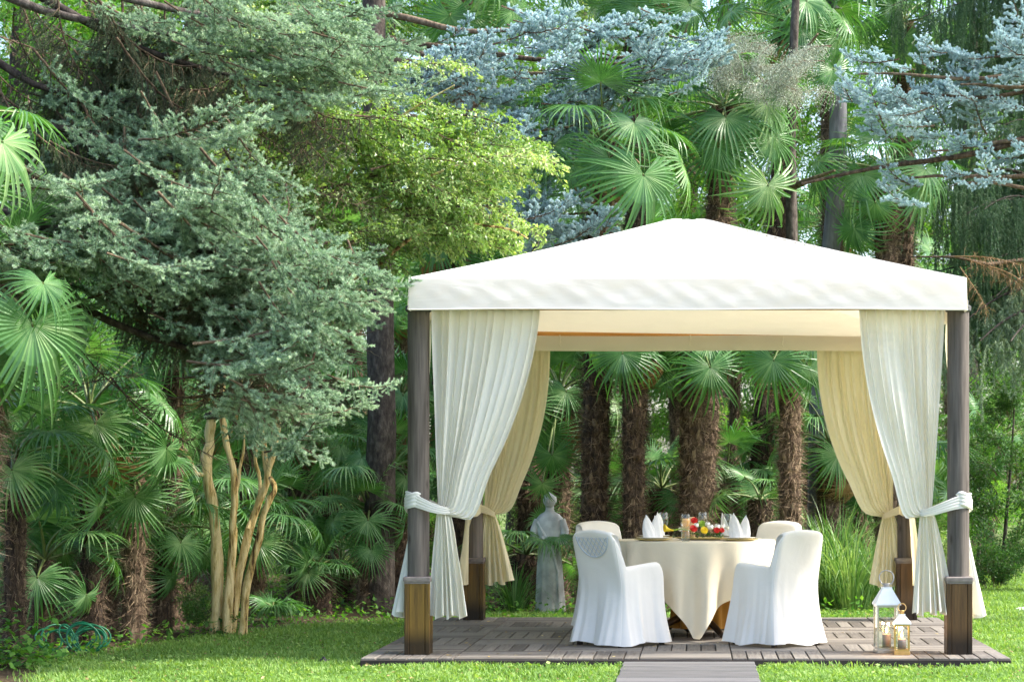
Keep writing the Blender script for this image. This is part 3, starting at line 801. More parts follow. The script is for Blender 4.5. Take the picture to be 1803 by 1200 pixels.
def make_chair(label, x, y, rz, lattice=False, seed=0, s=1.0):
    root = empty('dining_chair', (x, y, DZ), rz, label=label, cat='chair', group='covered armchairs around the table')
    root.scale = (s, s, s * 1.045)
    rng = np.random.default_rng(seed)
    # outline of the plan: rounded rectangle, chair faces +Y
    hw, hd, rc = .265, .265, .05
    pts = []
    n_s, n_c = 26, 7
    def seg(p, q, n): return [(p[0] + (q[0] - p[0]) * t, p[1] + (q[1] - p[1]) * t) for t in np.linspace(0, 1, n, endpoint=False)]
    def arc(c, a0, n): return [(c[0] + rc * math.cos(a0 + math.pi / 2 * t), c[1] + rc * math.sin(a0 + math.pi / 2 * t)) for t in np.linspace(0, 1, n, endpoint=False)]
    pts += seg((-hw + rc, -hd), (hw - rc, -hd), n_s) + arc((hw - rc, -hd + rc), -math.pi / 2, n_c)
    pts += seg((hw, -hd + rc), (hw, hd - rc), n_s) + arc((hw - rc, hd - rc), 0, n_c)
    pts += seg((hw - rc, hd), (-hw + rc, hd), n_s) + arc((-hw + rc, hd - rc), math.pi / 2, n_c)
    pts += seg((-hw, hd - rc), (-hw, -hd + rc), n_s) + arc((-hw + rc, -hd + rc), math.pi, n_c)
    p = np.array(pts); m = len(p)
    sst = lambda e0, e1, t: (lambda k: k * k * (3 - 2 * k))(np.clip((t - e0) / (e1 - e0), 0, 1))
    back = 1 - sst(-hd + .004, -hd + .07, p[:, 1])
    crown = .885 + .03 * (1 - (p[:, 0] / hw) ** 2) - .05 * np.clip((np.abs(p[:, 0]) - .19) / .075, 0, 1) ** 2
    front = sst(hd - .10, hd + .002, p[:, 1])
    arm = .655 - .03 * sst(-.2, .25, -p[:, 1]) - .14 * front ** 2 - .045 * sst(hd - .02, hd, p[:, 1])
    h = arm + (crown - arm) * back
    ctr = np.array([0, 0.0])
    nrm = p - ctr; nrm = np.stack([np.sign(p[:, 0]) * (np.abs(p[:, 0]) > hw - rc * .7), np.sign(p[:, 1]) * (np.abs(p[:, 1]) > hd - rc * .7)], 1).astype(float)
    nrm /= np.maximum(np.linalg.norm(nrm, axis=1), 1)[:, None]
    rows = []
    ang = np.arange(m) / m * 2 * math.pi
    NZ = 30
    def shape(z, inset):
        q = p - nrm * inset
        t = np.clip(1 - z / .64, 0, 1)
        flare = .075 * t ** 1.5 - .012 * np.sin(np.pi * np.clip(z / .64, 0, 1))
        folds = (.020 * np.sin(7 * ang + seed) + .012 * np.sin(13 * ang + 2 * seed + 2 * np.sin(3 * ang)) + .006 * np.sin(29 * ang + seed)) * t ** 1.4 + .004 * np.sin(5 * ang + z * 9 + seed)
        q = q + nrm * (flare + folds * (1 if inset == 0 else 0))[:, None]
        lean = -.085 * np.clip((z - .42) / .5, 0, 1) ** 1.3 * back + .02 * np.sin(np.pi * np.clip(z / .9, 0, 1)) * back
        taper = 1 - .04 * np.clip((z - .55) / .4, 0, 1) * back
        return np.stack([q[:, 0] * taper, q[:, 1] + lean, z], 1)
    hem = .022 + .010 * np.sin(3 * ang + seed) + .006 * np.sin(7 * ang)
    for t in np.linspace(0, 1, NZ):
        rows.append(shape(hem + (h - .02 - hem) * t, 0))
    for (inset, dz) in ((.008, -.006), (.03, 0.002), (.06, -.003), (.082, -.02)):
        rows.append(shape(h + dz, inset))
    for t in np.linspace(0.15, 1, 7):
        rows.append(shape(h - .02 + (np.minimum(.45, h - .03) - (h - .02)) * t, .088 + .004 * t))
    for k in (.7, .4, .0):
        q = shape(np.full(m, .455 + .012 * (1 - k)), .092); q[:, 0] *= k; q[:, 1] = q[:, 1] * k + .02 * (1 - k)
        rows.append(q)
    g = Geo(); g.grid(np.stack(rows), close_u=True)
    put('cover', g.build('cover', M['cover'], True), root)
    # seams where the back panel meets the sides
    for sx in (-1, 1):
        i = int(np.argmin((p[:, 0] - sx * (hw - rc * .3)) ** 2 + (p[:, 1] + hd - rc * .3) ** 2))
        line = np.array([r[i] for r in rows[:NZ]])
        g = Geo(); g.tube(line, .0035, 5); put('seam', g.build('seam', M['cover'], True), root)
    for sx in (-1, 1):
        for sy in (-1, 1):
            g = Geo(); g.box((sx * .24, sy * .24, .03), (.035, .035, .06)); put('leg', g.build('leg', M['dark_wood']), root)
    if lattice:       # grey strips on the cover, painted as the backrest lattice's shadow showing through
        def on_back(u, z):
            back1 = 1
            lean = -.085 * max(0, (z - .42) / .5) ** 1.3 + .02 * math.sin(math.pi * min(z / .9, 1))
            t = max(0, 1 - z / .64); fl = .075 * t ** 1.5 - .012 * math.sin(math.pi * min(1, z / .64))
            return (u, -hd - fl + lean - .0055, z)
        w = .185
        def zlow(u): return .862 - .16 * math.sqrt(max(0, 1 - (u / w) ** 2)) ** 1.1
        g = Geo()
        g.tube([on_back(u, zlow(u)) for u in np.linspace(-w, w, 25)], .006, 5)
        for sgn in (-1, 1):
            for k in range(-6, 7):
                pts_ = []
                for t in np.linspace(0, 1, 14):
                    u = k * .05 + sgn * (t - .5) * .15; z = .69 + .18 * t
                    if abs(u) < w and z > zlow(u) and z < .868: pts_.append(on_back(u, z))
                if len(pts_) > 1: g.tube(pts_, .0035, 4)
        put('lattice', g.build('lattice', M['lattice'], True), root)
    return root

make_chair('white covered armchair with lattice shadow drawn on its back, beside the hanging cloth corner', XP(1093, 16.92), 16.92, RAD(-43), True, 1, .94)
make_chair('white covered armchair with plain sunlit back, closest to the lanterns', XP(1366, 16.92), 16.92, RAD(41), False, 2, .94)
make_chair('white covered armchair at the far side, peeping over the lattice-backed chair', XP(1088, 18.8), 18.8, RAD(-139), False, 3, .97)
make_chair('white covered armchair at the far side, closest to the tall ornamental grass', XP(1337, 18.8), 18.8, RAD(139), False, 4, .97)

# ------------------------------------------------------------------ things on the table
def on_table(px, Y): return (XP(px, Y), Y, TH + .003)

def make_plate(label, px, Y):
    r = empty('dinner_plate', on_table(px, Y), label=label, cat='plate', group='place settings on the cream cloth')
    g = Geo(); g.lathe([(0, 0), (.09, 0), (.155, .012), (.158, .015), (.15, .015), (.09, .006), (0, .006)], 40); put('charger', g.build('charger', M['charger'], True), r)
    g = Geo(); g.lathe([(0, .0165), (.075, .0165), (.13, .026), (.133, .029), (.125, .029), (.075, .021), (0, .021)], 40); put('plate', g.build('plate', M['china'], True), r)
make_plate('white plate on gold charger before the lattice-backed chair', 1150, 17.55)
make_plate('white plate on gold charger before the sunlit chair closest to the lanterns', 1302, 17.55)
make_plate('white plate on gold charger at the far side, behind the left napkins', 1152, 18.25)
make_plate('white plate on gold charger at the far side, behind the right napkins', 1284, 18.25)

def make_napkin(label, px, Y, rz, s=1.0, seed=0):
    """cloth rolled to an open-mouthed cone with two peaks"""
    m, nv = 60, 16
    a = np.linspace(0, 2 * np.pi, m, endpoint=False); v = np.linspace(0, 1, nv); A, V = np.meshgrid(a, v)
    g = Geo()
    for (ox, oy, hh, tl, wd) in ((.022, .012, .200, .10, .056), (-.028, -.014, .180, -.16, .050)):
        top = hh * (1 + .06 * np.cos(A))
        r = wd * (1 - V ** 1.9) ** .8 * (1 + .10 * np.sin(3 * A + seed) + .07 * np.sin(6 * A + 4 * V)) + .003
        X = np.stack([r * np.cos(A) + ox + tl * V * hh, r * np.sin(A) * (.55 - .2 * V) + oy + .02 * V * V, V * top], 2)
        g.grid(X, close_u=True)
    z = on_table(px, Y)
    o = put('napkin', g.build('napkin', M['napkin'], True), None, (z[0], z[1], z[2] + .0215), (0, 0, rz), s)
    tag(o, label, 'napkin', 'white napkins standing on the plates')
make_napkin('folded white napkin on the plate before the lattice-backed chair', 1149, 17.55, .2, 1.0, 1)
make_napkin('folded white napkin on the plate before the sunlit chair closest to the lanterns', 1303, 17.55, 2.9, .98, 2)
make_napkin('folded white napkin on the far plate, behind the left napkin', 1160, 18.25, .9, .92, 3)
make_napkin('folded white napkin on the far plate, behind the right napkin', 1282, 18.25, 2.2, .95, 4)

def make_wine(label, px, Y, s=1.0):
    r = empty('wine_glass', on_table(px, Y), label=label, cat='glass', group='stemmed wine glasses')
    g = Geo(); g.lathe([(0, .002), (.034, .002), (.033, .005), (.006, .010), (.004, .02), (.004, .085), (.008, .095)], 20); put('stem', g.build('stem', M['glass'], True), r)
    g = Geo(); g.lathe([(.006, .092), (.022, .100), (.038, .125), (.042, .150), (.040, .180), (.034, .222), (.0335, .223), (.0325, .222), (.038, .180), (.040, .150), (.036, .126), (.02, .103), (0, .098)], 24); put('bowl', g.build('bowl', M['glass'], True), r)
    r.scale = (s, s, s)
make_wine('wine glass behind the left napkins', 1168, 18.02)
make_wine('wine glass before the orange candle', 1207, 17.62, .96)
make_wine('wine glass behind the flower centrepiece', 1237, 18.2)
make_wine('wine glass before the right napkins', 1281, 17.60, .98)

g = Geo(); g.lathe([(0, .006), (.026, .006), (.030, .0), (.034, .01), (.036, .12), (.0345, .12), (.032, .02), (0, .014)], 24)
tag(put('water_glass', g.build('water_glass', M['glass'], True), None, on_table(1207, 17.38)), 'short clear water tumbler at the front edge of the table', 'glass')

def make_candle(label, px, Y, r, h, mat):
    root = empty('pillar_candle', on_table(px, Y), label=label, cat='candle')
    g = Geo(); g.lathe([(0, 0), (r, 0), (r, h - .006), (r - .006, h), (r * .5, h - .004), (0, h - .006)], 20); put('wax', g.build('wax', mat, True), root)
    g = Geo(); g.tube([(0, 0, h - .008), (.001, 0, h + .006), (.003, 0, h + .012)], .0014, 5); put('wick', g.build('wick', M['black']), root)
make_candle('fat orange pillar candle beside the red flowers', 1208, 17.86, .033, .175, M['candle_orange'])
make_candle('taller cream orange pillar candle behind the red flowers', 1219, 18.02, .024, .185, M['candle_cream'])

def make_flowers():
    root = empty('flower_centrepiece', on_table(1237, 17.8), label='low arrangement of red, white, yellow and green flowers on a gold tray', cat='flowers')
    ox = root.location.x; oy = root.location.y
    g = Geo(); g.lathe([(0, .004), (.15, .004), (.20, .018), (.205, .022), (.19, .022), (.14, .010), (0, .010)], 40)
    t = put('tray', g.build('tray', M['charger'], True), root); t.scale = (1.15, .8, 1)
    rng = np.random.default_rng(4)
    # foliage underneath
    n = 260
    c = np.stack([rng.uniform(-.17, .17, n), rng.uniform(-.10, .10, n), rng.uniform(.015, .06, n)], 1)
    a = rng.uniform(0, 6.28, n); el = rng.uniform(-.3, .6, n); Lf = rng.uniform(.025, .05, n)
    d = np.stack([np.cos(a) * np.cos(el), np.sin(a) * np.cos(el), np.sin(el)], 1) * Lf[:, None]
    s = np.stack([-np.sin(a), np.cos(a), np.zeros(n)], 1) * (Lf * .22)[:, None]
    V = np.stack([c, c + d * .5 + s, c + d, c + d * .5 - s], 1).reshape(-1, 3); k = np.arange(n)[:, None] * 4
    g = Geo(); g.add(V, np.concatenate([k + [0, 1, 2], k + [0, 2, 3]]), np.repeat(rng.random(n), 4)); put('greenery', g.build('greenery', M['dark_leaf']), root)
    def gerbera(px, pz, dy, mat, r, cup=.35):
        """petals round a centre, facing the camera and up"""
        g = Geo()
        for ring, (rr, tilt, nn) in enumerate(((r, .15, 18), (r * .8, .5, 16), (r * .55, .9, 12))):
            for k in range(nn):
                b = k * 2 * math.pi / nn + ring * .2
                w = rr * .2
                ca, sa = math.cos(b), math.sin(b)
                ct, st = math.cos(tilt), math.sin(tilt)
                def q(l, s_): return (ca * l * ct - sa * s_, sa * l * ct + ca * s_, l * st + ring * .004)
                g.add([q(rr * .12, 0), q(rr * .6, w), q(rr, 0), q(rr * .6, -w)], [(0, 1, 2), (0, 2, 3)])
        g.lathe([(0, .012), (r * .2, .010), (r * .25, 0)], 10)
        p = P(px, pz, 17.8 + dy)
        o = put('flower', g.build('flower', mat), root, (p.x - ox, 17.8 + dy - oy, p.z - root.location.z), (RAD(62), 0, rng.uniform(-.3, .3)))
    gerbera(1222, 916, -.06, M['red_petal'], .034); gerbera(1221, 930, -.12, M['red_petal'], .038)
    gerbera(1240, 933, -.13, M['yellow_petal'], .036); gerbera(1236, 922, -.02, M['green_petal'], .036)
    gerbera(1262, 933, -.10, M['red_petal'], .030); gerbera(1271, 933, -.05, M['red_petal'], .026)
    def rose(px, pz, dy, mat, r):
        m, nv = 18, 10
        a = np.linspace(0, 2 * np.pi, m, endpoint=False); v = np.linspace(0, 1, nv); A, V = np.meshgrid(a, v)
        rr = r * np.sin(np.pi * (V * .86 + .06)) ** .7 * (1 + .08 * np.sin(3 * A + 8 * V))
        g = Geo(); g.grid(np.stack([rr * np.cos(A), rr * np.sin(A), r * 1.9 * V - r], 2), close_u=True)
        p = P(px, pz, 17.8 + dy)
        put('rose', g.build('rose', mat, True), root, (p.x - ox, 17.8 + dy - oy, p.z - root.location.z), (.5, .2, 0))
    for q in ((1226, 924, -.1, .022), (1246, 922, -.03, .022), (1251, 927, -.08, .026), (1263, 926, -.04, .024), (1272, 926, 0, .02), (1281, 929, .02, .018), (1198, 931, -.08, .018)):
        rose(q[0], q[1], q[2], M['white_petal'], q[3])
    # a yellow calla lying at the end of the tray, with its green stem
    m, nv = 20, 9
    a = np.linspace(0, 2 * np.pi, m, endpoint=False); v = np.linspace(0, 1, nv); A, V = np.meshgrid(a, v)
    rr = .006 + .028 * V ** 2
    g = Geo(); g.grid(np.stack([-V * .075 - .012 * V * np.cos(A), rr * np.cos(A) * .9, rr * np.sin(A) + .02 * V ** 2], 2), close_u=True)
    p = P(1186, 933, 17.7); put('calla_bloom', g.build('calla', M['yellow_petal'], True), root, (p.x - ox, 17.7 - oy, p.z - root.location.z))
    g = Geo(); g.tube([(p.x - ox, 17.7 - oy, p.z - root.location.z), (p.x - ox + .06, 17.7 - oy, p.z - root.location.z + .012), (p.x - ox + .16, 17.74 - oy, p.z - root.location.z - .01)], .006, 6)
    put('calla_stem', g.build('calla_stem', M['green_petal'], True), root)
make_flowers()

# ------------------------------------------------------------------ lanterns
def make_lantern(label, px, Y, w, h, roof_h, candle_r, candle_h, ring_r, rz, metal):
    root = empty('lantern', (XP(px, Y), Y, DZ + .001), rz, label=label, cat='lantern')
    s = metal; b = w * .5
    g = Geo(); g.box((0, 0, .012), (w, w, .024), bevel=.003); g.box((0, 0, .032), (w * .92, w * .92, .016)); put('base', g.build('base', s), root)
    for sx in (-1, 1):
        for sy in (-1, 1):
            g = Geo(); g.box((sx * (b - .008), sy * (b - .008), .04 + (h - .04) / 2), (.012, .012, h - .04)); put('corner_post', g.build('corner_post', s), root)
    g = Geo()
    for q in range(4):
        aa = q * math.pi / 2
        g.box(((b - .007) * math.sin(aa), -(b - .007) * math.cos(aa), h - .008), (w - .025, .011, .016), rz=aa)
    put('top_rail', g.build('top_rail', s), root)
    for q in range(4):
        aa = q * math.pi / 2
        g = Geo(); g.box((0, 0, .04 + (h - .056) / 2), (w - .028, .002, h - .06))
        put('pane', g.build('pane', M['glass']), root, ((b - .008) * math.sin(aa), -(b - .008) * math.cos(aa), 0), (0, 0, aa))
    e = .008
    V = []
    prof = [(b + e, h), (b + e, h + .010), (b * .42, h + roof_h), (b * .42, h + roof_h + .012)]
    for (r, z) in prof: V += [(-r, -r, z), (r, -r, z), (r, r, z), (-r, r, z)]
    Q = [(i * 4 + k, i * 4 + (k + 1) % 4, i * 4 + 4 + (k + 1) % 4, i * 4 + 4 + k) for i in range(3) for k in range(4)] + [(12, 13, 14, 15), (3, 2, 1, 0)]
    g = Geo(); g.quads(V, Q); rf = put('roof', g.build('roof', M['paint_white']), root)
    g = Geo(); g.lathe([(b * .3, h + roof_h + .01), (b * .3, h + roof_h + .03), (b * .36, h + roof_h + .032), (b * .36, h + roof_h + .038), (0, h + roof_h + .042)], 16); put('vent_cap', g.build('vent_cap', s, True), rf)
    a = np.linspace(0, 2 * np.pi, 33)
    zc = h + roof_h + .035 + ring_r * .80
    g = Geo(); g.tube(np.stack([np.cos(a) * ring_r, .012 * np.sin(a), zc + np.sin(a) * ring_r], 1), .0042, 6); put('ring_handle', g.build('ring', s, True), root)
    g = Geo(); g.lathe([(0, .041), (candle_r, .041), (candle_r, .041 + candle_h - .004), (candle_r - .004, .041 + candle_h), (0, .041 + candle_h - .006)], 20); cd = put('candle', g.build('candle', M['candle_mauve'], True), root)
    z0 = .041 + candle_h
    g = Geo(); g.tube([(0, 0, z0 - .008), (0, 0, z0 + .010)], .0014, 5); put('wick', g.build('wick', M['black']), cd)
    g = Geo(); g.lathe([(0, z0 + .004), (.006, z0 + .012), (.0085, z0 + .022), (.006, z0 + .038), (.002, z0 + .052), (0, z0 + .056)], 12); put('flame', g.build('flame', M['flame'], True), cd)
    ld = bpy.data.lights.new('candle_light', 'POINT'); ld.energy = .55 if w > .13 else .8; ld.specular_factor = 0; ld.color = (1.0, .55, .2); ld.shadow_soft_size = .012
    lo = bpy.data.objects.new('candle_light', ld); COL.objects.link(lo); lo.parent = root; lo.location = (0, 0, z0 + .07)
make_lantern('tall white-roofed glass lantern with a burning candle on the deck', 1561, 16.12, .172, .355, .120, .033, .095, .055, RAD(5), M['steel'])
make_lantern('short glass lantern with a burning candle before the tall lantern', 1588, 15.92, .118, .225, .060, .030, .075, .030, RAD(-4), M['candlelit_steel'])

# ------------------------------------------------------------------ fallen leaves on the deck
def make_fallen():
    rng = random.Random(11)
    V = [(-.5, 0, 0), (-.15, .26, .06), (.25, .22, .10), (.55, 0, .03), (.25, -.22, .08), (-.15, -.26, .02), (0, 0, -.0)]
    g = Geo(); g.add(V, [(0, 6, 1), (1, 6, 2), (2, 6, 3), (3, 6, 4), (4, 6, 5), (5, 6, 0)], .5); me = g.build('fallen_leaf', M['fallen'])
    n = 0
    while n < 62:
        if n < 44: x, y = rng.gauss(-1.45, .45), rng.uniform(15.7, 19.9)
        else: x, y = rng.uniform(-2.3, 2.1), rng.uniform(15.65, 20.2)
        if not (DX0 + .05 < x < DX1 - .05): continue
        if abs(x - XL) < .14 and abs(y - YF) < .14: continue
        if abs(x - XR) < .14 and abs(y - YF) < .14: continue
        s = rng.uniform(.022, .04)
        o = put('fallen_leaf', me, None, (x, y, DZ + .003), (rng.uniform(-.15, .15), rng.uniform(-.15, .15), rng.uniform(0, 6.3)), s)
        tag(o, 'small yellowed fallen leaf lying on the deck boards', 'leaf', 'fallen leaves on the deck')
        n += 1
make_fallen()

# ================================================================== VEGETATION: shared meshes
def rot_y(V, a):
    c, s = math.cos(a), math.sin(a)
    return np.stack([V[..., 0] * c + V[..., 2] * s, V[..., 1], -V[..., 0] * s + V[..., 2] * c], -1)

def fan_leaf(seed, tilt, droop, spread=RAD(140), nseg=38, fused=.42, cup=.10, torn=0.0):
    """fan palm blade, hub at the origin, midrib along +X, radius 1; tilt bends the whole blade down"""
    rng = np.random.default_rng(seed)
    g = Geo()
    dth = 2 * spread / nseg
    ts = np.array([0.02, .14, .28, fused, .55, .68, .80, .91, 1.0])
    tint0 = .46
    for i in range(nseg):
        th = -spread + (i + .5) * dth
        L = (.80 + .20 * math.cos(th * .62)) * rng.uniform(.93, 1.03)
        th2 = th + rng.normal(0, .02)
        dr = droop * rng.uniform(.65, 1.4) * (1 + .25 * abs(th) / spread)
        if rng.random() < torn: dr *= 2.4
        tw = rng.normal(0, .35)
        snap = rng.uniform(.55, .85) if rng.random() < .25 else 2
        fold = rng.uniform(.22, .42)
        P_ = []
        r = 0.0; z = 0.0; slope = 0.0; prev = 0.0
        side_dr = rng.normal(0, .10)
        for t in ts:
            s = t * L
            ds = s - prev; prev = s
            slope = dr * max(0, t - .18) ** 1.25 * 1.5 + (1.0 if t > snap else 0)
            slope = min(slope, 1.45)
            r += ds * math.cos(slope); z -= ds * math.sin(slope)
            if t <= fused:
                w = t * L * math.tan(dth / 2) * 1.02
            else:
                k = (t - fused) / (1 - fused)
                w = fused * L * math.tan(dth / 2) * (1 - k ** 1.7) * .76 + .0012
            a = th2 * (t > fused) + th * (t <= fused)
            k2 = max(0, t - fused)
            a += side_dr * k2 * .5
            c, s_ = math.cos(a), math.sin(a)
            zc = z + cup * abs(math.sin(th)) * r * .6
            tz = tw * k2
            mid = np.array([c * r, s_ * r, zc])
            sd = np.array([-s_, c, 0]) * w
            lift = np.array([0, 0, 1.0]) * w * fold * 1.8
            P_ += [mid - sd + lift * (1 + tz), mid, mid + sd + lift * (1 - tz)]
        Q = []
        for k in range(len(ts) - 1):
            b = k * 3
            Q += [(b, b + 1, b + 4, b + 3), (b + 1, b + 2, b + 5, b + 4)]
        tn = np.clip(tint0 + rng.normal(0, .10) + np.repeat(np.where(ts > .9, .10, 0) + np.where(ts < .2, .18, 0), 3), 0, 1)
        g.quads(np.array(P_), Q, tn)
    g.V = [rot_y(v, tilt) for v in g.V]
    return g.build('fan_leaf', M['palm'], False)

FAN_UP = [fan_leaf(10 + k, RAD(6), .35, RAD(128), 34, .34, .22) for k in range(3)]
FAN_MID = [fan_leaf(20 + k, RAD(28), .75, RAD(142), 36, .36, .10, .08) for k in range(4)]
FAN_LOW = [fan_leaf(30 + k, RAD(55), .95, RAD(146), 36, .34, .06, .12) for k in range(4)]
FAN_HANG = [fan_leaf(40 + k, RAD(80), .75, RAD(140), 34, .33, .04, .14) for k in range(3)]

def petiole_mesh():
    g = Geo()
    t = np.linspace(0, 1, 7)
    g.tube(np.stack([-1 + t, 0 * t, .07 * np.sin(np.pi * t)], 1), np.linspace(.028, .014, 7), 5)
    return g.build('petiole', M['petiole'], True)
PET = petiole_mesh()
FAN_DEAD = []
for k in range(2):
    _m = FAN_HANG[k].copy(); _m.materials.clear(); _m.materials.append(M['dead']); FAN_DEAD.append(_m)

def palm_trunk_mesh(seed, h, r0=.115, r1=.115, nf=4200):
    """shaggy trunk: matted fibre strands and leaf-base stubs over a tapered core"""
    rng = np.random.default_rng(seed)
    g = Geo()
    nz, n = int(h / .07) + 2, 18
    zs = np.linspace(-.12, h, nz)
    A, Zg = np.meshgrid(np.arange(n) * 2 * math.pi / n, zs)
    R = (r0 + (r1 - r0) * Zg / h) * (1 + .10 * rng.uniform(-1, 1, Zg.shape)) + .018 * (np.arange(nz) % 2)[:, None]
    R *= 1 + .35 * np.exp(-Zg / .18)
    g.grid(np.stack([R * np.cos(A), R * np.sin(A), Zg], 2), .25 + .2 * rng.random(R.size), close_u=True)
    k = int(nf * h / 2.5)
    a = rng.uniform(0, 6.283, k); z = rng.uniform(0, h, k); r = r0 + (r1 - r0) * z / h
    base = np.stack([np.cos(a) * r, np.sin(a) * r, z], 1)
    rad = np.stack([np.cos(a), np.sin(a), 0 * a], 1); tan = np.stack([-np.sin(a), np.cos(a), 0 * a], 1)
    Ls = rng.uniform(.05, .20, k)
    dirn = rad * rng.uniform(.25, .8, k)[:, None] + tan * rng.normal(0, .5, k)[:, None] + np.array([0, 0, 1.0]) * rng.normal(-.25, .6, k)[:, None]
    dirn /= np.linalg.norm(dirn, axis=1)[:, None]
    w = np.cross(dirn, rad); w /= np.linalg.norm(w, axis=1)[:, None] + 1e-6
    w *= rng.uniform(.0018, .005, k)[:, None]
    V = np.stack([base - w, base + w, base + dirn * Ls[:, None] + rad * .012], 1).reshape(-1, 3)
    T = np.arange(k * 3).reshape(-1, 3)
    g.add(V, T, np.repeat(np.clip(rng.normal(.55, .25, k), 0, 1), 3))
    # broken leaf bases
    k = int(34 * h)
    for i in range(k):
        aa = i * 2.399; zz = .1 + (h - .12) * (i + .5) / k; rr = r0 + (r1 - r0) * zz / h
        c = np.array([math.cos(aa), math.sin(aa), 0]); t_ = np.array([-math.sin(aa), math.cos(aa), 0]); up = np.array([0, 0, 1.0])
        b = c * rr * .9 + up * zz; L_ = rng.uniform(.04, .09)
        tip = b + c * L_ * .7 + up * L_
        ww = t_ * .028
        g.quads([b - ww, b + ww, tip + ww * .45, tip - ww * .45, b + c * .025 - ww * .6 - up * .02, b + c * .025 + ww * .6 - up * .02], [(0, 1, 2, 3), (4, 5, 2, 3), (0, 4, 3, 3), (1, 5, 2, 2)], rng.uniform(.4, .9))
    return g.build('palm_trunk', M['palm_fibre'], False)

TRUNKS = {}
def palm_trunk(h, seed):
    key = (round(h * 2) / 2, seed % 2)
    if key not in TRUNKS:
        TRUNKS[key] = palm_trunk_mesh(seed * 7 + 3, max(.5, key[0]))
    return TRUNKS[key], h / max(.5, key[0])

def frond(root, crown_l, hub_l, R, kind, roll, rng):
    """one fan leaf; crown and hub are in the palm's own coordinates"""
    d = (hub_l - crown_l); Lp = d.length
    x = d.normalized()
    up = Vector((0, 0, 1))
    y = up.cross(x)
    if y.length < .05: y = Vector((0, 1, 0))
    y.normalize(); z = x.cross(y)
    m3 = Matrix((x, y, z)).transposed()
    m4 = Matrix.Translation(hub_l) @ m3.to_4x4() @ Matrix.Rotation(roll, 4, 'X') @ Matrix.Scale(R, 4)
    pool = {'up': FAN_UP, 'mid': FAN_MID, 'low': FAN_LOW, 'hang': FAN_HANG}[kind]
    f = put('frond', rng.choice(pool), root, mat4=m4)
    p = put('petiole', PET, f); p.scale = (Lp / R, .55 / R, .55 / R)
    return f

def make_palm(px, Y, cpx, cpy, R=.5, n=18, heroes=(), label='', group=None, seed=0, trunk_scale=1.0, pet=(.45, .75), low=-.55, name='fan_palm'):
    rng = random.Random(seed * 31 + 5)
    base = Vector((XP(px, Y), Y, 0))
    crown = P(cpx, cpy, Y)
    root = empty(name, base, 0, label, 'palm', group)
    cl = crown - base
    h = max(.12, cl.z)
    if h > .35:
        me, sz = palm_trunk(h, seed)
        # sheared so that the base stays put and the top meets the crown
        t = put('trunk', me, root)
        sx = trunk_scale
        ang = math.atan2(math.hypot(cl.x, cl.y), cl.z)
        q = Vector((0, 0, 1)).rotation_difference(cl.normalized())
        t.rotation_mode = 'QUATERNION'; t.rotation_quaternion = q @ Euler((0, 0, rng.uniform(0, 6))).to_quaternion()
        t.scale = (sx, sx, sz * cl.length / h)
    for (hx, hy, dY, RR, kind, roll) in heroes:
        hub = P(hx, hy, Y + dY) - base
        frond(root, cl, hub, RR, kind, roll, rng)
    if h > 1.6:
        for i in range(rng.choice((1, 2, 3))):
            az = rng.uniform(0, 6.28); L = rng.uniform(.3, .5)
            f = frond(root, cl - Vector((0, 0, .15)), cl + Vector((math.cos(az) * L * .8, math.sin(az) * L * .8, -.25 - L * .5)), R * .8, 'hang', rng.uniform(-.4, .4), rng)
            f.data = rng.choice(FAN_DEAD); f['label'] = 'dry brown hanging frond'
    for i in range(n):
        az = i * 2.39996 + rng.uniform(-.3, .3)
        k = (i + .5) / n
        el = 1.25 - (1.25 - low) * k ** .8 + rng.uniform(-.12, .12)
        L = rng.uniform(*pet) * (.7 + .3 * min(1, k * 2)) * R / .5
        hub = cl + Vector((math.cos(az) * math.cos(el), math.sin(az) * math.cos(el), math.sin(el))) * L
        if hub.z < .12: hub.z = .12 + rng.uniform(0, .1)
        kind = 'up' if el > .75 else 'mid' if el > .15 else 'low' if el > -.3 else 'hang'
        frond(root, cl, hub, R * rng.uniform(.85, 1.12), kind, rng.uniform(-.25, .25), rng)
    return root

# ------------------------------------------------------------------ conifers
def unit(v): return v / (np.linalg.norm(v) + 1e-9)

def needles(g, segs, per_m, nl, nw, rng, up_bias=.25, fwd=.55, tint=(.5, .15), mat=0):
    """segs: (a, b, tintshift) rows"""
    A = np.array([s[0] for s in segs]); B = np.array([s[1] for s in segs]); S = np.array([s[2] for s in segs])
    L = np.linalg.norm(B - A, axis=1)
    cnt = np.maximum(1, (L * per_m).astype(int))
    idx = np.repeat(np.arange(len(segs)), cnt); n = len(idx)
    t = rng.random(n)
    pos = A[idx] + (B - A)[idx] * t[:, None]
    ax = (B - A)[idx] / L[idx][:, None]
    rv = rng.normal(size=(n, 3)); rv[:, 2] += up_bias
    rv -= ax * np.sum(rv * ax, 1)[:, None]
    rv /= np.linalg.norm(rv, axis=1)[:, None] + 1e-9
    d = rv * .85 + ax * fwd; d /= np.linalg.norm(d, axis=1)[:, None]
    ln = nl * rng.uniform(.7, 1.15, n)
    w = np.cross(d, rng.normal(size=(n, 3))); w /= np.linalg.norm(w, axis=1)[:, None] + 1e-9
    w *= nw * .5
    V = np.stack([pos - w, pos + w, pos + d * ln[:, None]], 1).reshape(-1, 3)
    tn = np.clip(rng.normal(tint[0], tint[1], n) + S[idx], 0, 1)
    g.add(V, np.arange(n * 3).reshape(-1, 3), np.repeat(tn, 3), mat)

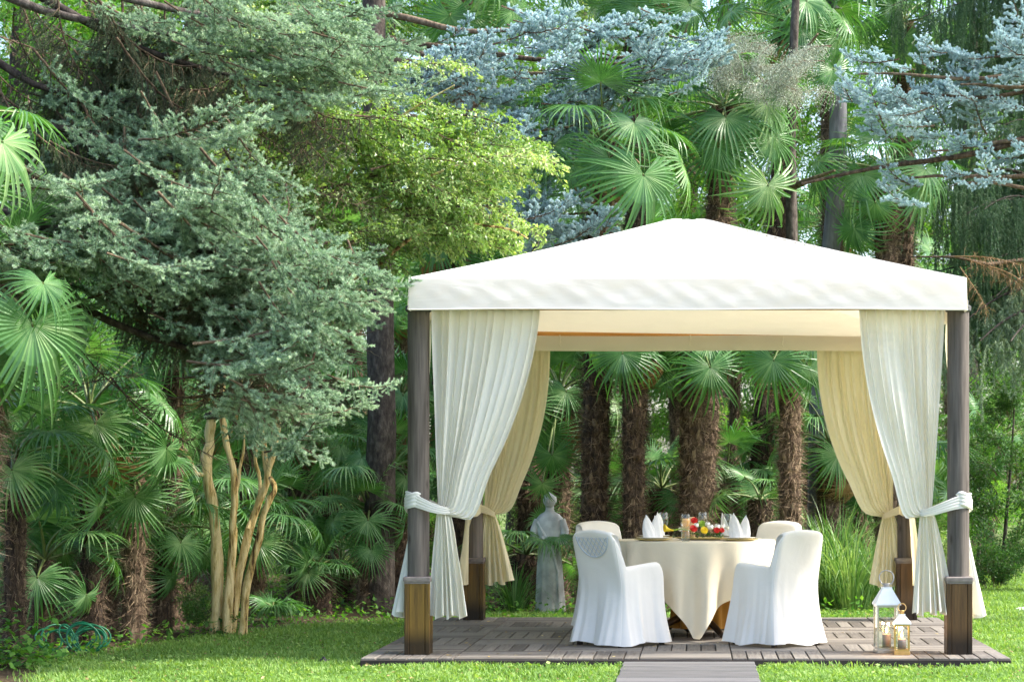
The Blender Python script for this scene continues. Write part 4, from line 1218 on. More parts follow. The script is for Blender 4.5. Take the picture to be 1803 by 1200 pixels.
def conifer_branch(seed, L=3.2, lat_sp=.085, lat_len=.85, sub_sp=.06, sub_len=.17, per_m=520, nl=.022, nw=.0034, sag=.35, lat_droop=.35, bare=.25, sub_up=.2, hang=.0, mats=None, thick=.030, curl=.25, up_bias=.25):
    rng = np.random.default_rng(seed)
    g = Geo(); segs = []
    ts = np.linspace(0, 1, 24)
    wob = np.cumsum(rng.normal(0, .012, 24)); wob -= ts * wob[-1]
    main = np.stack([ts * L, wob * L * .5, -sag * np.sin(ts * np.pi * .62) * 1.0 + curl * ts ** 3], 1)
    main[:, 2] -= ts * main[-1, 2]          # start and tip lie on the x axis
    main[:, 2] += -sag * .4 * np.sin(np.pi * ts)
    g.tube(main, np.linspace(thick, .004, 24), 6, .45, 1)
    def at(t): return np.array([np.interp(t, ts, main[:, k]) for k in range(3)])
    s = bare * L; side = 1
    while s < L * .985:
        t = s / L
        p = at(t); fw = unit(at(min(1, t + .03)) - at(max(0, t - .03)))
        sd = np.array([-fw[1], fw[0], 0.0]) * side
        ll = lat_len * min(1, (t - bare) / .25 + .35) * (1 - t) ** .55 * rng.uniform(.65, 1.15) + .07
        a = RAD(rng.uniform(42, 66))
        d = unit(fw * math.cos(a) + sd * math.sin(a) + np.array([0, 0, rng.normal(-.05 - lat_droop * .5, .14)]))
        npt = max(3, int(ll / .07) + 1)
        pts = [p]
        for k in range(npt):
            d = unit(d + np.array([0, 0, -lat_droop * .16 + hang * -.2]) + rng.normal(0, .05, 3))
            pts.append(pts[-1] + d * ll / npt)
        pts = np.array(pts)
        g.tube(pts, np.linspace(.007, .002, len(pts)), 3, .5, 1, cap=False)
        for k in range(len(pts) - 1):
            u = (k + 1) / (len(pts) - 1)
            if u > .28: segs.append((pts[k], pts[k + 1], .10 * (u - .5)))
        # shoots along the lateral
        q = .12 * ll; sg = 1
        while q < ll:
            u = q / ll
            i = min(len(pts) - 2, int(u * (len(pts) - 1)))
            b = pts[i] + (pts[i + 1] - pts[i]) * (u * (len(pts) - 1) - i)
            ax = unit(pts[i + 1] - pts[i])
            sd2 = np.cross(np.array([0, 0, 1.0]), ax); sd2 = unit(sd2) * sg
            sl = sub_len * rng.uniform(.45, 1.25) * (1 - .45 * u)
            dd = unit(ax * .75 + sd2 * .75 + np.array([0, 0, rng.normal(sub_up, .3)]))
            if hang and rng.random() < .6:
                dd = unit(dd * .4 + np.array([0, 0, -1.0])); sl *= 1.6
            m = b + dd * sl * .5; dd2 = unit(dd + np.array([0, 0, -.25 if sub_up < .3 else .12]) + rng.normal(0, .12, 3)); e = m + dd2 * sl * .5
            segs.append((b, m, -.04)); segs.append((m, e, .20))  # paler shoot ends: new growth, with lit tips put into the colour
            q += sub_sp * rng.uniform(.7, 1.3); sg = -sg
        s += lat_sp * rng.uniform(.6, 1.3); side = -side
    segs.append((main[-3], main[-1], .15))
    needles(g, segs, per_m, nl, nw, rng, up_bias)
    return g.build('conifer_branch', mats, False)

def weeping_branch(seed, L=2.2, mats=None, strand=1.0, n_str=72, per_m=380):
    rng = np.random.default_rng(seed)
    g = Geo(); segs = []
    ts = np.linspace(0, 1, 16)
    main = np.stack([ts * L, .05 * np.sin(5 * ts), .25 * np.sin(np.pi * ts)], 1)
    g.tube(main, np.linspace(.025, .005, 16), 6, .4, 1)
    for i in range(n_str):
        t = rng.uniform(.12, 1)
        p = np.array([np.interp(t, ts, main[:, k]) for k in range(3)]) + np.array([0, rng.normal(0, .16), rng.uniform(-.06, .02)])
        ln = strand * rng.uniform(.35, 1.2); npt = 9
        d = unit(np.array([rng.normal(.2, .3), rng.normal(0, .4), -.4]))
        pts = [p]
        for k in range(npt):
            d = unit(d + np.array([0, 0, -.6]) + rng.normal(0, .07, 3)); pts.append(pts[-1] + d * ln / npt)
        for k in range(npt):
            segs.append((pts[k], pts[k + 1], .02 * k - .05))
            for _ in range(2):
                dd = unit(np.array([rng.normal(0, .6), rng.normal(0, .6), -1.0])); segs.append((pts[k], pts[k] + dd * rng.uniform(.04, .10), .08))
    needles(g, segs, per_m, .022, .006, rng, -.2, 1.0)
    return g.build('weeping_branch', mats, False)

def bare_branch(seed, L=1.2, mats=None, droop=.3):
    """dead limb with thin twigs and no needles"""
    rng = np.random.default_rng(seed)
    g = Geo()
    ts = np.linspace(0, 1, 14)
    main = np.stack([ts * L, .06 * np.sin(4 * ts + seed), .12 * np.sin(np.pi * ts)], 1)
    g.tube(main, np.linspace(.014, .003, 14), 5, .5)
    for i in range(46):
        t = rng.uniform(.12, 1); p = np.array([np.interp(t, ts, main[:, k]) for k in range(3)])
        d = unit(np.array([rng.uniform(.1, .9), rng.normal(0, .7), rng.normal(-.2, .5)])); ln = rng.uniform(.12, .38)
        pts = [p]
        for k in range(5):
            d = unit(d + np.array([0, 0, -droop]) + rng.normal(0, .16, 3)); pts.append(pts[-1] + d * ln / 5)
            if k > 0 and rng.random() < .8:
                e = unit(d + rng.normal(0, .8, 3)); g.tube([pts[-1], pts[-1] + e * .05, pts[-1] + e * .09 + np.array([0, 0, -.02])], [.0025, .002, .0012], 3, rng.random(), cap=False)
        g.tube(pts, np.linspace(.005, .0018, 6), 3, rng.random(), cap=False)
    return g.build('dead_branch', mats, False)

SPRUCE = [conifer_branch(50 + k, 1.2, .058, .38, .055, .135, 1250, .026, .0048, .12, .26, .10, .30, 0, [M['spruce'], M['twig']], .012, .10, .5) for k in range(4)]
SPRUCE_H = [conifer_branch(60 + k, 1.4, .055, .42, .045, .12, 800, .020, .0042, .30, .9, .10, -.1, .5, [M['spruce_shade'], M['twig']], .014, .1) for k in range(3)]
BLUE = [conifer_branch(70 + k, .9, .072, .32, .064, .105, 2600, .029, .0060, .08, .06, .08, .65, 0, [M['blue'], M['twig']], .012, .12, .5) for k in range(4)]
WEEP = [weeping_branch(80 + k, 2.2, [M['weep'], M['conifer_bark']]) for k in range(3)]
WEEP_P = [weeping_branch(85, 1.4, [M['weep_pale'], M['conifer_bark']], .55, 34)]
DEAD = [bare_branch(90 + k, 1.2, M['dead']) for k in range(2)]
DEADT = [bare_branch(95 + k, 1.6, M['twig'], .15) for k in range(2)]

def limb_between(root, base, a, b, me, L, name='branch', roll=0.0):
    """lay a branch mesh (length L along +X) from point a to point b"""
    a = Vector(a); b = Vector(b); d = b - a
    x = d.normalized(); y = Vector((0, 0, 1)).cross(x); y.normalize(); z = x.cross(y)
    s = d.length / L
    m4 = Matrix.Translation(a - base) @ Matrix((x, y, z)).transposed().to_4x4() @ Matrix.Rotation(roll, 4, 'X') @ Matrix.Scale(s, 4)
    return put(name, me, root, mat4=m4)

def trunk_mesh(pts, rad, mat, n=14, wob=.06):
    g = Geo(); g.tube(pts, rad, n, .5, 0, wob=wob); return g.build('trunk', mat, True)

# ------------------------------------------------------------------ broad-leaved sprays
def leafy_spray(seed, L=1.3, n_tw=34, leaf=.045, per=15, mats=None, wide=.55, droop=.25, flat=.35, gap=.04):
    rng = np.random.default_rng(seed)
    g = Geo()
    ts = np.linspace(0, 1, 12)
    main = np.stack([ts * L, .08 * np.sin(3 * ts + seed) * L, .12 * L * np.sin(np.pi * ts)], 1)
    g.tube(main, np.linspace(.012, .003, 12) * L / 1.3, 5, .5, 1)
    pos = []; dirs = []
    for i in range(n_tw):
        t = .12 + .88 * (i + rng.random()) / n_tw
        p = np.array([np.interp(t, ts, main[:, k]) for k in range(3)])
        a = rng.uniform(.4, 1.2) * (1 if i % 2 else -1)
        d = unit(np.array([math.cos(a), math.sin(a), rng.normal(.1, flat)])); ln = wide * L * rng.uniform(.35, 1) * (1 - .5 * t)
        pts = [p]
        for k in range(6):
            d = unit(d + np.array([0, 0, -droop * .35]) + rng.normal(0, .13, 3)); pts.append(pts[-1] + d * ln / 6)
        pts = np.array(pts)
        g.tube(pts, np.linspace(.004, .0015, 7) * L / 1.3, 3, .6, 1, cap=False)
        q = rng.random(per) ** .8 * 6 * .999
        k = q.astype(int); b = pts[k] + (pts[k + 1] - pts[k]) * (q - k)[:, None]
        pos.append(b + rng.normal(0, gap, (per, 3)) * [1, 1, .7]); dirs.append(np.tile(d, (per, 1)) + rng.normal(0, .8, (per, 3)))
    b = np.concatenate(pos); d = np.concatenate(dirs); n = len(b)
    d[:, 2] -= .25; d /= np.linalg.norm(d, axis=1)[:, None]
    up = rng.normal(0, .45, (n, 3)); up[:, 2] += 1
    w = np.cross(d, up); w /= np.linalg.norm(w, axis=1)[:, None] + 1e-9; nn = np.cross(w, d)
    ln = leaf * rng.uniform(.6, 1.2, n)[:, None]; w = w * ln * .30
    V = np.stack([b, b + d * ln * .45 + w + nn * ln * .10, b + d * ln + nn * ln * -.08, b + d * ln * .45 - w + nn * ln * .10, b + d * ln * .5], 1).reshape(-1, 3)
    k = np.arange(n)[:, None] * 5
    T = np.concatenate([k + [0, 4, 1], k + [1, 4, 2], k + [0, 3, 4], k + [3, 2, 4]])
    g.add(V, T, np.repeat(np.clip(rng.normal(.5, .2, n), 0, 1), 5))
    return g.build('leafy_spray', mats, False)

LIME = [leafy_spray(100 + k, 1.3, 34, .050, 20, [M['lime'], M['twig']], .42, .22, .14, .018) for k in range(3)]
LEAF = [leafy_spray(110 + k, 1.6, 40, .070, 20, [M['leaf'], M['twig']], .6, .3, .5, .07) for k in range(3)]
LEAF_L = [leafy_spray(115 + k, 1.6, 40, .075, 20, [M['lime'], M['twig']], .6, .3, .5, .07) for k in range(2)]
DARK = [leafy_spray(120 + k, 1.2, 34, .075, 16, [M['dark_leaf'], M['twig']], .6, .2, .5, .05) for k in range(3)]
PALE = [leafy_spray(130 + k, 1.0, 44, .030, 30, [M['pale_leaf'], M['twig']], .5, .5, .5, .05) for k in range(2)]

# ================================================================== PALMS
g_bg = 'palms in the thicket behind the gazebo'
make_palm(1042, 22.0, 1060, 250, .62, 18, [(1133, 308, -.9, .86, 'low', -.15), (1010, 290, -.5, .6, 'low', .1)], 'tall palm with thick dark shaggy trunk beside the statue', seed=11, trunk_scale=1.05)
make_palm(1118, 21.8, 1114, 585, .52, 13, [(1096, 622, -.75, .60, 'low', 0)], 'short palm with shaggy brown trunk, second along from the statue', seed=12, pet=(.35, .6), trunk_scale=.85)
make_palm(1216, 22.1, 1222, 590, .54, 13, [(1250, 646, -.85, .62, 'low', .05)], 'palm with a wide brown fibrous trunk straight behind the flower centrepiece', seed=13, pet=(.35, .6), trunk_scale=1.0)
make_palm(1226, 23.6, 1275, 190, .66, 14, [(1278, 206, -.75, .74, 'mid', .1), (1265, 258, -.85, .74, 'low', -.05), (1360, 241, -.6, .72, 'low', .15), (1352, 326, -.75, .74, 'low', .05), (1195, 180, -.35, .88, 'up', .5), (1172, 215, -.4, .84, 'mid', .7)],
          'tall palm whose broad fans spread just above the canopy peak', seed=14)
make_palm(1392, 21.9, 1390, 585, .54, 13, [(1362, 634, -.8, .62, 'low', -.1), (1425, 650, -.5, .5, 'low', .2)], 'short palm with reddish shaggy trunk beside the grey tree trunk', seed=15, pet=(.35, .6), trunk_scale=.85)
make_palm(1325, 25.2, 1395, 40, .62, 20, [(1467, 122, -.7, .62, 'low', 0)], 'very tall dark-trunked palm leaning behind the short reddish palm', seed=16)
make_palm(1470, 27.0, 1462, -30, .72, 16, [(1460, 8, -.6, .72, 'low', 0)], 'tall palm topping the grey tree trunk with a drooping fan', seed=17)
make_palm(1560, 25.5, 1560, 300, .60, 16, [(1521, 308, -.6, .72, 'low', .05), (1617, 335, -.5, .68, 'low', -.1), (1440, 285, -.5, .56, 'low', .1), (1504, 402, -.5, .6, 'low', 0)], 'palm with pale drooping fans beneath the silver-blue branch', seed=18)
make_palm(822, 25.5, 818, -20, .66, 16, [(825, 20, -.7, .70, 'low', 0), (905, 20, -.6, .6, 'low', .2)], 'tall palm whose hanging fans top the blue spruce branches', seed=19)
make_palm(1120, 26.0, 1118, -40, .66, 16, [(1121, 12, -.7, .66, 'low', 0), (1215, 10, -.7, .62, 'low', .1)], 'tall palm with dark fans above the middle of the blue spruce', seed=20)
make_palm(1590, 28.0, 1592, 40, .62, 16, [(1592, 66, -.6, .64, 'low', 0)], 'palm with dark green fans between grey trunk and weeping conifer', seed=21)
make_palm(980, 23.4, 985, 690, .55, 18, [(960, 760, -.5, .55, 'low', .1), (972, 800, -1.2, .5, 'hang', .1), (955, 850, -1.35, .36, 'hang', -.2)], 'low palm spreading dark fans over the statue', seed=22)
make_palm(1335, 23.6, 1338, 880, .34, 7, [(1340, 872, -.25, .34, 'up', .3)], 'small pale-fanned young palm behind the far right chair', seed=23, name='young_palm')
make_palm(1455, 25.0, 1460, 780, .55, 18, [], 'low palm beside the base of the grey tree trunk', seed=24)
make_palm(705, 24.5, 706, 700, .55, 18, [], 'palm squeezed between the dark conifer trunk and the gold-based post', seed=25)
make_palm(800, 23.6, 800, 420, .6, 20, [], 'palm half hidden behind the lime green leaves beside the canopy', seed=26)
make_palm(930, 25.0, 935, 440, .6, 18, [(985, 470, -.5, .5, 'low', 0)], 'palm behind the canopy slope below the blue spruce', seed=27)
# left thicket
make_palm(235, 18.1, 236, 835, .42, 11, [(238, 874, -.5, .50, 'low', 0), (150, 960, -.5, .4, 'low', 0)], 'dark fanned palm with a rough brown trunk, first behind the hose', seed=31, trunk_scale=.72)
make_palm(300, 20.0, 306, 590, .56, 16, [(312, 575, -.7, .62, 'low', .1), (206, 653, -.5, .6, 'mid', .1)], 'palm in front of the tan stems with drooping dark fans', seed=32, trunk_scale=.72)
make_palm(165, 17.7, 158, 720, .58, 14, [(146, 806, -.3, .60, 'mid', .3)], 'palm with bright mid-green fans rising over the garden hose', seed=33, trunk_scale=.72)
make_palm(-70, 15.0, -10, 500, .50, 9, [(58, 572, -.55, .80, 'low', .05), (-10, 640, -.3, .6, 'low', 0)], 'palm with one big pale fan hanging below the spruce', seed=34)
make_palm(-150, 14.9, -110, 215, .52, 8, [(4, 250, -.45, .68, 'low', -.1), (-40, 330, -.4, .6, 'low', 0)], 'tall palm with silvery fans reaching in beside the spruce', seed=35)
make_palm(530, 25.0, 526, 735, .60, 18, [(500, 770, -.5, .6, 'low', 0)], 'slender dark-trunked palm right behind the tan stems', seed=36)
make_palm(577, 27.0, 580, 800, .60, 18, [(576, 805, -.6, .55, 'low', 0)], 'palm with reddish trunk base in front of the barrier tape', seed=37)
make_palm(652, 22.6, 650, 900, .42, 10, [(611, 821, -.35, .52, 'low', .1), (648, 915, -.45, .50, 'low', -.1), (652, 966, -.5, .36, 'mid', 0)], 'low spreading palm at the foot of the dark conifer trunk', seed=38, pet=(.4, .65))
make_palm(482, 20.6, 482, 1085, .30, 7, [(484, 1066, -.15, .34, 'mid', 0)], 'small young palm on the lawn edge beside the tan stems', seed=39, name='young_palm', pet=(.15, .3), low=.1)
make_palm(425, 23.0, 424, 700, .60, 18, [(425, 734, -.6, .66, 'low', 0)], 'palm behind the forked tan stems', seed=40)
make_palm(100, 19.5, 96, 860, .55, 16, [], 'low leaning palm in the shade above the garden hose', seed=41, trunk_scale=.72)
make_palm(20, 18.2, 14, 900, .55, 14, [], 'low palm with dry brown base beside the ivy', seed=42, trunk_scale=.72)
make_palm(375, 24.5, 380, 860, .55, 16, [], 'shaded palm behind the broken tan stem', seed=43, trunk_scale=.72)
make_palm(600, 24.0, 600, 1000, .40, 10, [], 'knee-high palm in the bed behind the lawn edge', seed=44, name='young_palm')
make_palm(560, 21.8, 560, 1010, .36, 8, [], 'small palm between the young palm and the dark conifer trunk', seed=45, name='young_palm', pet=(.25, .45), low=0)
make_palm(120, 22.0, 118, 620, .6, 16, [], 'deep-shade palm under the spruce branches', seed=46, trunk_scale=.72)
make_palm(1160, 24.2, 1165, 860, .5, 14, [], 'low palm between the second and third trunks behind the table', seed=47)
make_palm(1275, 25.0, 1280, 850, .5, 14, [], 'low palm behind the wide fibrous trunk', seed=48)
make_palm(1080, 24.8, 1078, 880, .5, 14, [], 'low palm behind the shaggy trunk beside the statue', seed=49)
make_palm(905, 22.6, 925, 975, .40, 10, [(985, 945, -.55, .36, 'mid', .2), (955, 950, -.6, .34, 'mid', -.2)], 'low palm between the statue and the cream back curtain', seed=50)
for k, (px, Y, py, R_, lab) in enumerate(((75, 17.6, 985, .42, 'low arching palm over the garden hose, beside the ivy'), (190, 18.8, 960, .42, 'low palm filling the gap between the rough brown trunks'), (285, 18.9, 930, .44, 'low palm beside the yellow-green shoots'),
                                    (330, 20.8, 900, .48, 'palm behind the broken tan stem, over the sapling'), (25, 16.6, 800, .5, 'palm with arching fans above the ivy'), (450, 21.5, 930, .46, 'palm between the tan stems and the barrier tape'),
                                    (520, 22.8, 900, .46, 'palm fanning out in front of the slender dark trunk'), (690, 23.2, 820, .46, 'palm peeping out behind the gold-based post'), (250, 21.2, 720, .56, 'palm deep under the spruce branches'), (60, 20.5, 760, .56, 'palm in the darkest corner behind the big pale fan'))):
    make_palm(px, Y, px + 4, py, R_, 14, [], lab, seed=150 + k, trunk_scale=.6)
rng_p = random.Random(77)
for k in range(26):
    Y = rng_p.uniform(27, 36); px = -60 + 1830 * (k + rng_p.random()) / 26
    make_palm(px, Y, px + rng_p.uniform(-25, 25), rng_p.uniform(430, 880) if k % 3 else rng_p.uniform(200, 520), rng_p.uniform(.55, .72), 16, [],
              'fan palm crowded into the deep background of the thicket', 'background palms deep in the thicket', seed=200 + k, trunk_scale=.5 if 950 < px < 1480 else .75)

# ================================================================== CONIFERS
def wood_limb(root, base, a, b, r0, r1, mat, bow=.08, n=9):
    a = Vector(a); b = Vector(b)
    ph = (a.x * 7.1 + b.z * 5.3) % 6.28
    pts = np.array([tuple(a.lerp(b, t) - base + Vector((0, .07 * math.sin(t * 6 + ph), bow * math.sin(t * math.pi) + .05 * math.sin(t * 7 + ph) * math.sin(t * math.pi)))) for t in np.linspace(0, 1, n)])
    g = Geo(); g.tube(pts, np.linspace(r0, r1, n), 7, .5, wob=.06)
    return put('limb', g.build('limb', mat, True), root)

def clump(root, base, c, n, size, pool, L, away, rng, spread=.5, pitch=(-.25, .35)):
    """n leafy branch ends around point c, pointing away from the trunk with some scatter"""
    for k in range(n):
        az = math.atan2(away.y, away.x) + rng.uniform(-spread, spread) * 1.6
        el = rng.uniform(*pitch)
        d = Vector((math.cos(az) * math.cos(el), math.sin(az) * math.cos(el), math.sin(el)))
        s_ = size * rng.uniform(.75, 1.2)
        o = Vector((rng.uniform(-.15, .15), rng.uniform(-.25, .25), rng.uniform(-.2, .2)))
        limb_between(root, base, c + o - d * s_ * .72, c + o + d * s_ * .28, rng.choice(pool), L, 'branch', rng.uniform(-.5, .5))

def make_spruce():
    Yt = 15.7
    base = Vector((XP(-190, Yt), Yt, 0))
    root = empty('spruce_tree', base, 0, 'large grey-green spruce reaching long drooping branches over the left palms', 'tree')
    z = np.linspace(-.1, 9, 24)
    put('trunk', trunk_mesh(np.stack([.05 * np.sin(z), 0 * z, z], 1), np.linspace(.24, .10, 24), M['conifer_bark']), root)
    rng = random.Random(3)
    low = [(150, 470), (230, 390), (300, 430), (380, 400), (330, 330), (430, 330), (470, 280), (420, 245), (520, 330), (560, 400), (600, 400), (640, 440), (600, 455), (560, 480), (500, 450), (450, 480), (400, 465), (350, 500),
           (280, 480), (200, 490), (130, 430), (95, 480), (60, 470), (530, 560), (600, 560), (650, 510), (690, 475), (705, 490), (640, 620), (600, 650), (560, 620), (520, 640), (545, 715), (595, 725), (635, 690), (655, 575), (480, 560),
           (250, 300), (330, 260), (180, 350), (120, 330), (480, 390), (540, 440)]
    up = [(250, 170), (200, 230), (180, 180), (140, 270), (490, 90), (560, 60), (620, 40), (680, 80), (695, 110), (640, 140), (540, 130), (430, 60), (380, 100),
          (330, 30), (520, 20), (600, 110), (670, 20), (450, 10), (280, 60), (220, 90), (80, 250)]
    for (px, py) in low:
        Y = 15.2 + rng.uniform(-.3, .7)
        c = P(px - (78 if px > 540 else 50), py, Y)
        clump(root, base, c, 2 if px > 480 or py > 560 else 3, rng.uniform(.80, 1.15), SPRUCE, 1.2, Vector((1, -.35, 0)), rng, .75, (-.75, .45))
    for (px, py, n_) in ((690, 500, 1), (655, 470, 2), (640, 640, 1), (610, 560, 2)):
        clump(root, base, P(px, py, 15.4), n_, .7, SPRUCE, 1.2, Vector((1, -.2, 0)), rng, .3, (-.15, .15))
    for (px, py) in up:
        Y = 15.8 + rng.uniform(-.3, .8)
        c = P(px, py, Y)
        clump(root, base, c, 3, rng.uniform(.85, 1.15), SPRUCE if px > 400 and py < 170 or rng.random() < .4 else SPRUCE_H, 1.3, Vector((1, -.3, 0)), rng, .6, (-.7, .1))
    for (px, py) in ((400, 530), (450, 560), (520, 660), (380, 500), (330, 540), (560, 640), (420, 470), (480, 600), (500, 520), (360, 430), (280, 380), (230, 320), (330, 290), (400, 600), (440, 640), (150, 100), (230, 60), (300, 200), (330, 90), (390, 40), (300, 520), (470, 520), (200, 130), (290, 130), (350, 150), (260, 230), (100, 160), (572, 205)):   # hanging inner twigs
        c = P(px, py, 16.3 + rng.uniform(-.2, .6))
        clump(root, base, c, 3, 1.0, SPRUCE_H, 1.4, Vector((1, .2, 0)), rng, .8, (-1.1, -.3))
    # limbs
    for (px, py, Y, dz) in ((650, 480, 15.5, .55), (590, 420, 15.4, .75), (600, 690, 15.7, 1.25), (500, 470, 15.2, .5), (420, 300, 15.6, .7), (300, 440, 15.2, .35), (140, 460, 15.1, .25), (660, 100, 16.1, .9), (560, 180, 16.2, 1.1), (450, 90, 15.9, .6), (230, 180, 15.9, .55), (640, 560, 15.8, 1.0)):
        tip = P(px, py, Y + .55); st = Vector((base.x + .1, Yt + .25, tip.z + dz))
        wood_limb(root, base, st, tip, .045, .010, M['conifer_bark'], -.12 if dz > .5 else .05, 12)
    for k in range(40):      # bare dead twigs inside the crown
        c = P(rng.uniform(60, 560), rng.uniform(40, 760), 16.4 + rng.uniform(-.2, .5))
        d = Vector((rng.uniform(.3, 1), rng.uniform(-.4, .4), rng.uniform(-1.0, .1))).normalized() * rng.uniform(.7, 1.3)
        limb_between(root, base, c - d * .5, c + d * .5, rng.choice(DEADT), 1.6, 'dead_branch', rng.uniform(0, 6))
make_spruce()

def make_blue_mid():
    Yt = 22.6
    base = Vector((XP(665, Yt), Yt, 0))
    root = empty('blue_spruce', base, 0, 'blue spruce with tall dark scaly trunk, branches sweeping above the canopy', 'tree')
    z = np.linspace(-.1, 10, 26)
    put('trunk', trunk_mesh(np.stack([.04 * np.sin(z * .7), 0 * z, z], 1), np.linspace(.165, .09, 26), M['conifer_bark']), root)
    rng = random.Random(8)
    cs = [(1210, 60), (1235, 108), (1190, 112), (1130, 120), (1100, 140), (1070, 170), (1040, 125), (985, 130), (1000, 190), (955, 200), (920, 240), (965, 250), (1005, 240), (880, 220), (862, 190), (905, 170), (850, 120), (820, 72), (785, 108), (742, 128), (800, 150),
          (722, 138), (870, 82), (960, 40), (1010, 60), (1060, 52), (930, 378), (960, 400), (990, 368), (1048, 368), (1025, 398), (940, 350), (1120, 62), (1160, 95), (1030, 215), (940, 150), (890, 250), (1240, 80)]
    for (px, py) in cs:
        c = P(px, py, 21.5 + rng.uniform(-.3, .6))
        clump(root, base, c, 4, rng.uniform(.50, .70), BLUE, .9, Vector((1, -.45, 0)), rng, .65, (-.15, .75))
    for (px, py, Y) in ((1235, 95, 21.7), (1120, 110, 21.7), (1010, 220, 21.5), (900, 200, 21.6), (850, 100, 22.0), (1040, 50, 22.1), (960, 380, 21.8), (1040, 375, 21.8), (760, 130, 22.0)):
        tip = P(px, py, Y); wood_limb(root, base, Vector((base.x + .1, Yt, tip.z + rng.uniform(.1, .5))), tip, .04, .010, M['twig'], -.1, 12)
make_blue_mid()

def make_blue_right():
    Yt = 20.6
    base = Vector((XP(2010, Yt), Yt, 0))
    root = empty('blue_spruce', base, 0, 'silver-blue spruce reaching in above the right end of the canopy', 'tree')
    z = np.linspace(-.1, 9, 24)
    put('trunk', trunk_mesh(np.stack([.04 * np.sin(z * .7), 0 * z, z], 1), np.linspace(.19, .09, 24), M['conifer_bark']), root)
    rng = random.Random(9)
    cs = [(1502, 120), (1540, 138), (1580, 138), (1605, 168), (1640, 122), (1680, 128), (1720, 108), (1760, 98), (1792, 78), (1700, 168), (1740, 160), (1785, 150), (1660, 178), (1562, 180), (1622, 190), (1785, 45), (1572, 310), (1602, 328), (1650, 322), (1692, 325),
          (1640, 272), (1702, 252), (1752, 280), (1792, 240), (1545, 205), (1790, 310), (1740, 320), (1620, 240)]
    for (px, py) in cs:
        c = P(px, py, 20.4 + rng.uniform(-.3, .4))
        clump(root, base, P(px, py - (8 if py < 210 else 22), c.y), 3 if py < 210 else 1, rng.uniform(.42, .62), BLUE, .9, Vector((-1, -.45, 0)), rng, .65, (-.15, .7))
    for (px, py, Y) in ((1510, 130, 20.5), (1600, 165, 20.5), (1690, 150, 20.4), (1720, 100, 20.6), (1570, 315, 20.6), (1690, 320, 20.5), (1640, 265, 20.6)):
        tip = P(px, py, Y); wood_limb(root, base, Vector((base.x - .1, Yt, tip.z + rng.uniform(.0, .3))), tip, .035, .010, M['twig'], -.06, 12)
    wood_limb(root, base, Vector((base.x - .1, Yt, P(1803, 215, 20.6).z + .15)), P(1412, 322, 20.9), .045, .014, M['twig'], -.06, 14)
make_blue_right()

def make_weeping():
    Yt = 26.5
    base = Vector((XP(1845, Yt), Yt, 0))
    root = empty('weeping_conifer', base, 0, 'dark weeping conifer with hanging strands and a dead brown branch', 'tree')
    z = np.linspace(-.1, 11, 26)
    put('trunk', trunk_mesh(np.stack([.06 * np.sin(z * .6), 0 * z, z], 1), np.linspace(.17, .08, 26), M['conifer_bark']), root)
    rng = random.Random(10)
    for k in range(80):
        zz = rng.uniform(2.9, 8.6); az = rng.uniform(0, 6.283)
        ln = rng.uniform(.9, 2.1) * (1.05 - zz * .03)
        st = Vector((base.x, Yt, zz)); tip = st + Vector((math.cos(az) * ln, math.sin(az) * ln, rng.uniform(-.25, .2)))
        limb_between(root, base, st, tip, rng.choice(WEEP), 2.2, 'branch')
    for (px, py, Y) in ((1625, 30, 25.8), (1570, 10, 26.2), (1680, 10, 25.6), (1640, 330, 25.6), (1660, 420, 25.5), (1625, 210, 26.0), (1700, 380, 25.2), (1740, 470, 25.3)):
        tip = P(px, py, Y); limb_between(root, base, Vector((base.x, Yt, tip.z + .15)), tip, rng.choice(WEEP), 2.2, 'branch')
    for (px, py, Y) in ((1712, 560, 25.0), (1735, 600, 24.6), (1790, 600, 24.4), (1760, 520, 25.2)):
        tip = P(px, py, Y); limb_between(root, base, Vector((base.x + .5, Yt - .3, tip.z + .1)), tip, WEEP_P[0], 1.4, 'branch')
    for (a, b) in (((1680, 452, 24.2), (1800, 470, 24.0)), ((1690, 470, 24.2), (1735, 545, 23.9)), ((1700, 455, 24.2), (1790, 500, 24.0)), ((1740, 470, 24.1), (1830, 520, 24.0))):
        limb_between(root, base, P(*b) if False else P(*a), P(*b), rng.choice(DEAD), 1.2, 'dead_branch', rng.uniform(-1, 1))
    A = P(1600, 452, 24.6); B = Vector((base.x, Yt, A.z + .2))
    pts = np.array([tuple(v - base) for v in (A, P(1680, 452, 24.2), P(1740, 465, 24.6), B)])
    g = Geo(); g.tube(pts, [.008, .016, .022, .03], 6, .5); put('limb', g.build('limb', M['twig'], True), root)
make_weeping()

# ------------------------------------------------------------------ grey trunk behind
def make_grey_tree():
    Yt = 25.8
    base = Vector((XP(1437, Yt), Yt, 0))
    root = empty('grey_trunk_tree', base, 0, 'slender tree with smooth grey trunk rising past the canopy', 'tree')
    pts = [P(1437, 1090, Yt), P(1440, 900, Yt), P(1443, 700, Yt), P(1455, 520, Yt), P(1474, 330, Yt), P(1476, 200, Yt), P(1472, 60, Yt), P(1468, -150, Yt)]
    pts = np.array([tuple(p - base) for p in pts]); pts[0, 2] = -.05
    put('trunk', trunk_mesh(pts, [.15, .13, .12, .115, .11, .105, .10, .08], M['grey_bark']), root)
    rng = random.Random(12)
    for k in range(12):
        t = Vector(pts[-1]) + base; az = rng.uniform(0, 6.28); tip = t + Vector((math.cos(az) * 1.5, math.sin(az) * 1.5, rng.uniform(.1, 1.2)))
        limb_between(root, base, t, tip, rng.choice(LEAF), 1.6, 'branch')
make_grey_tree()

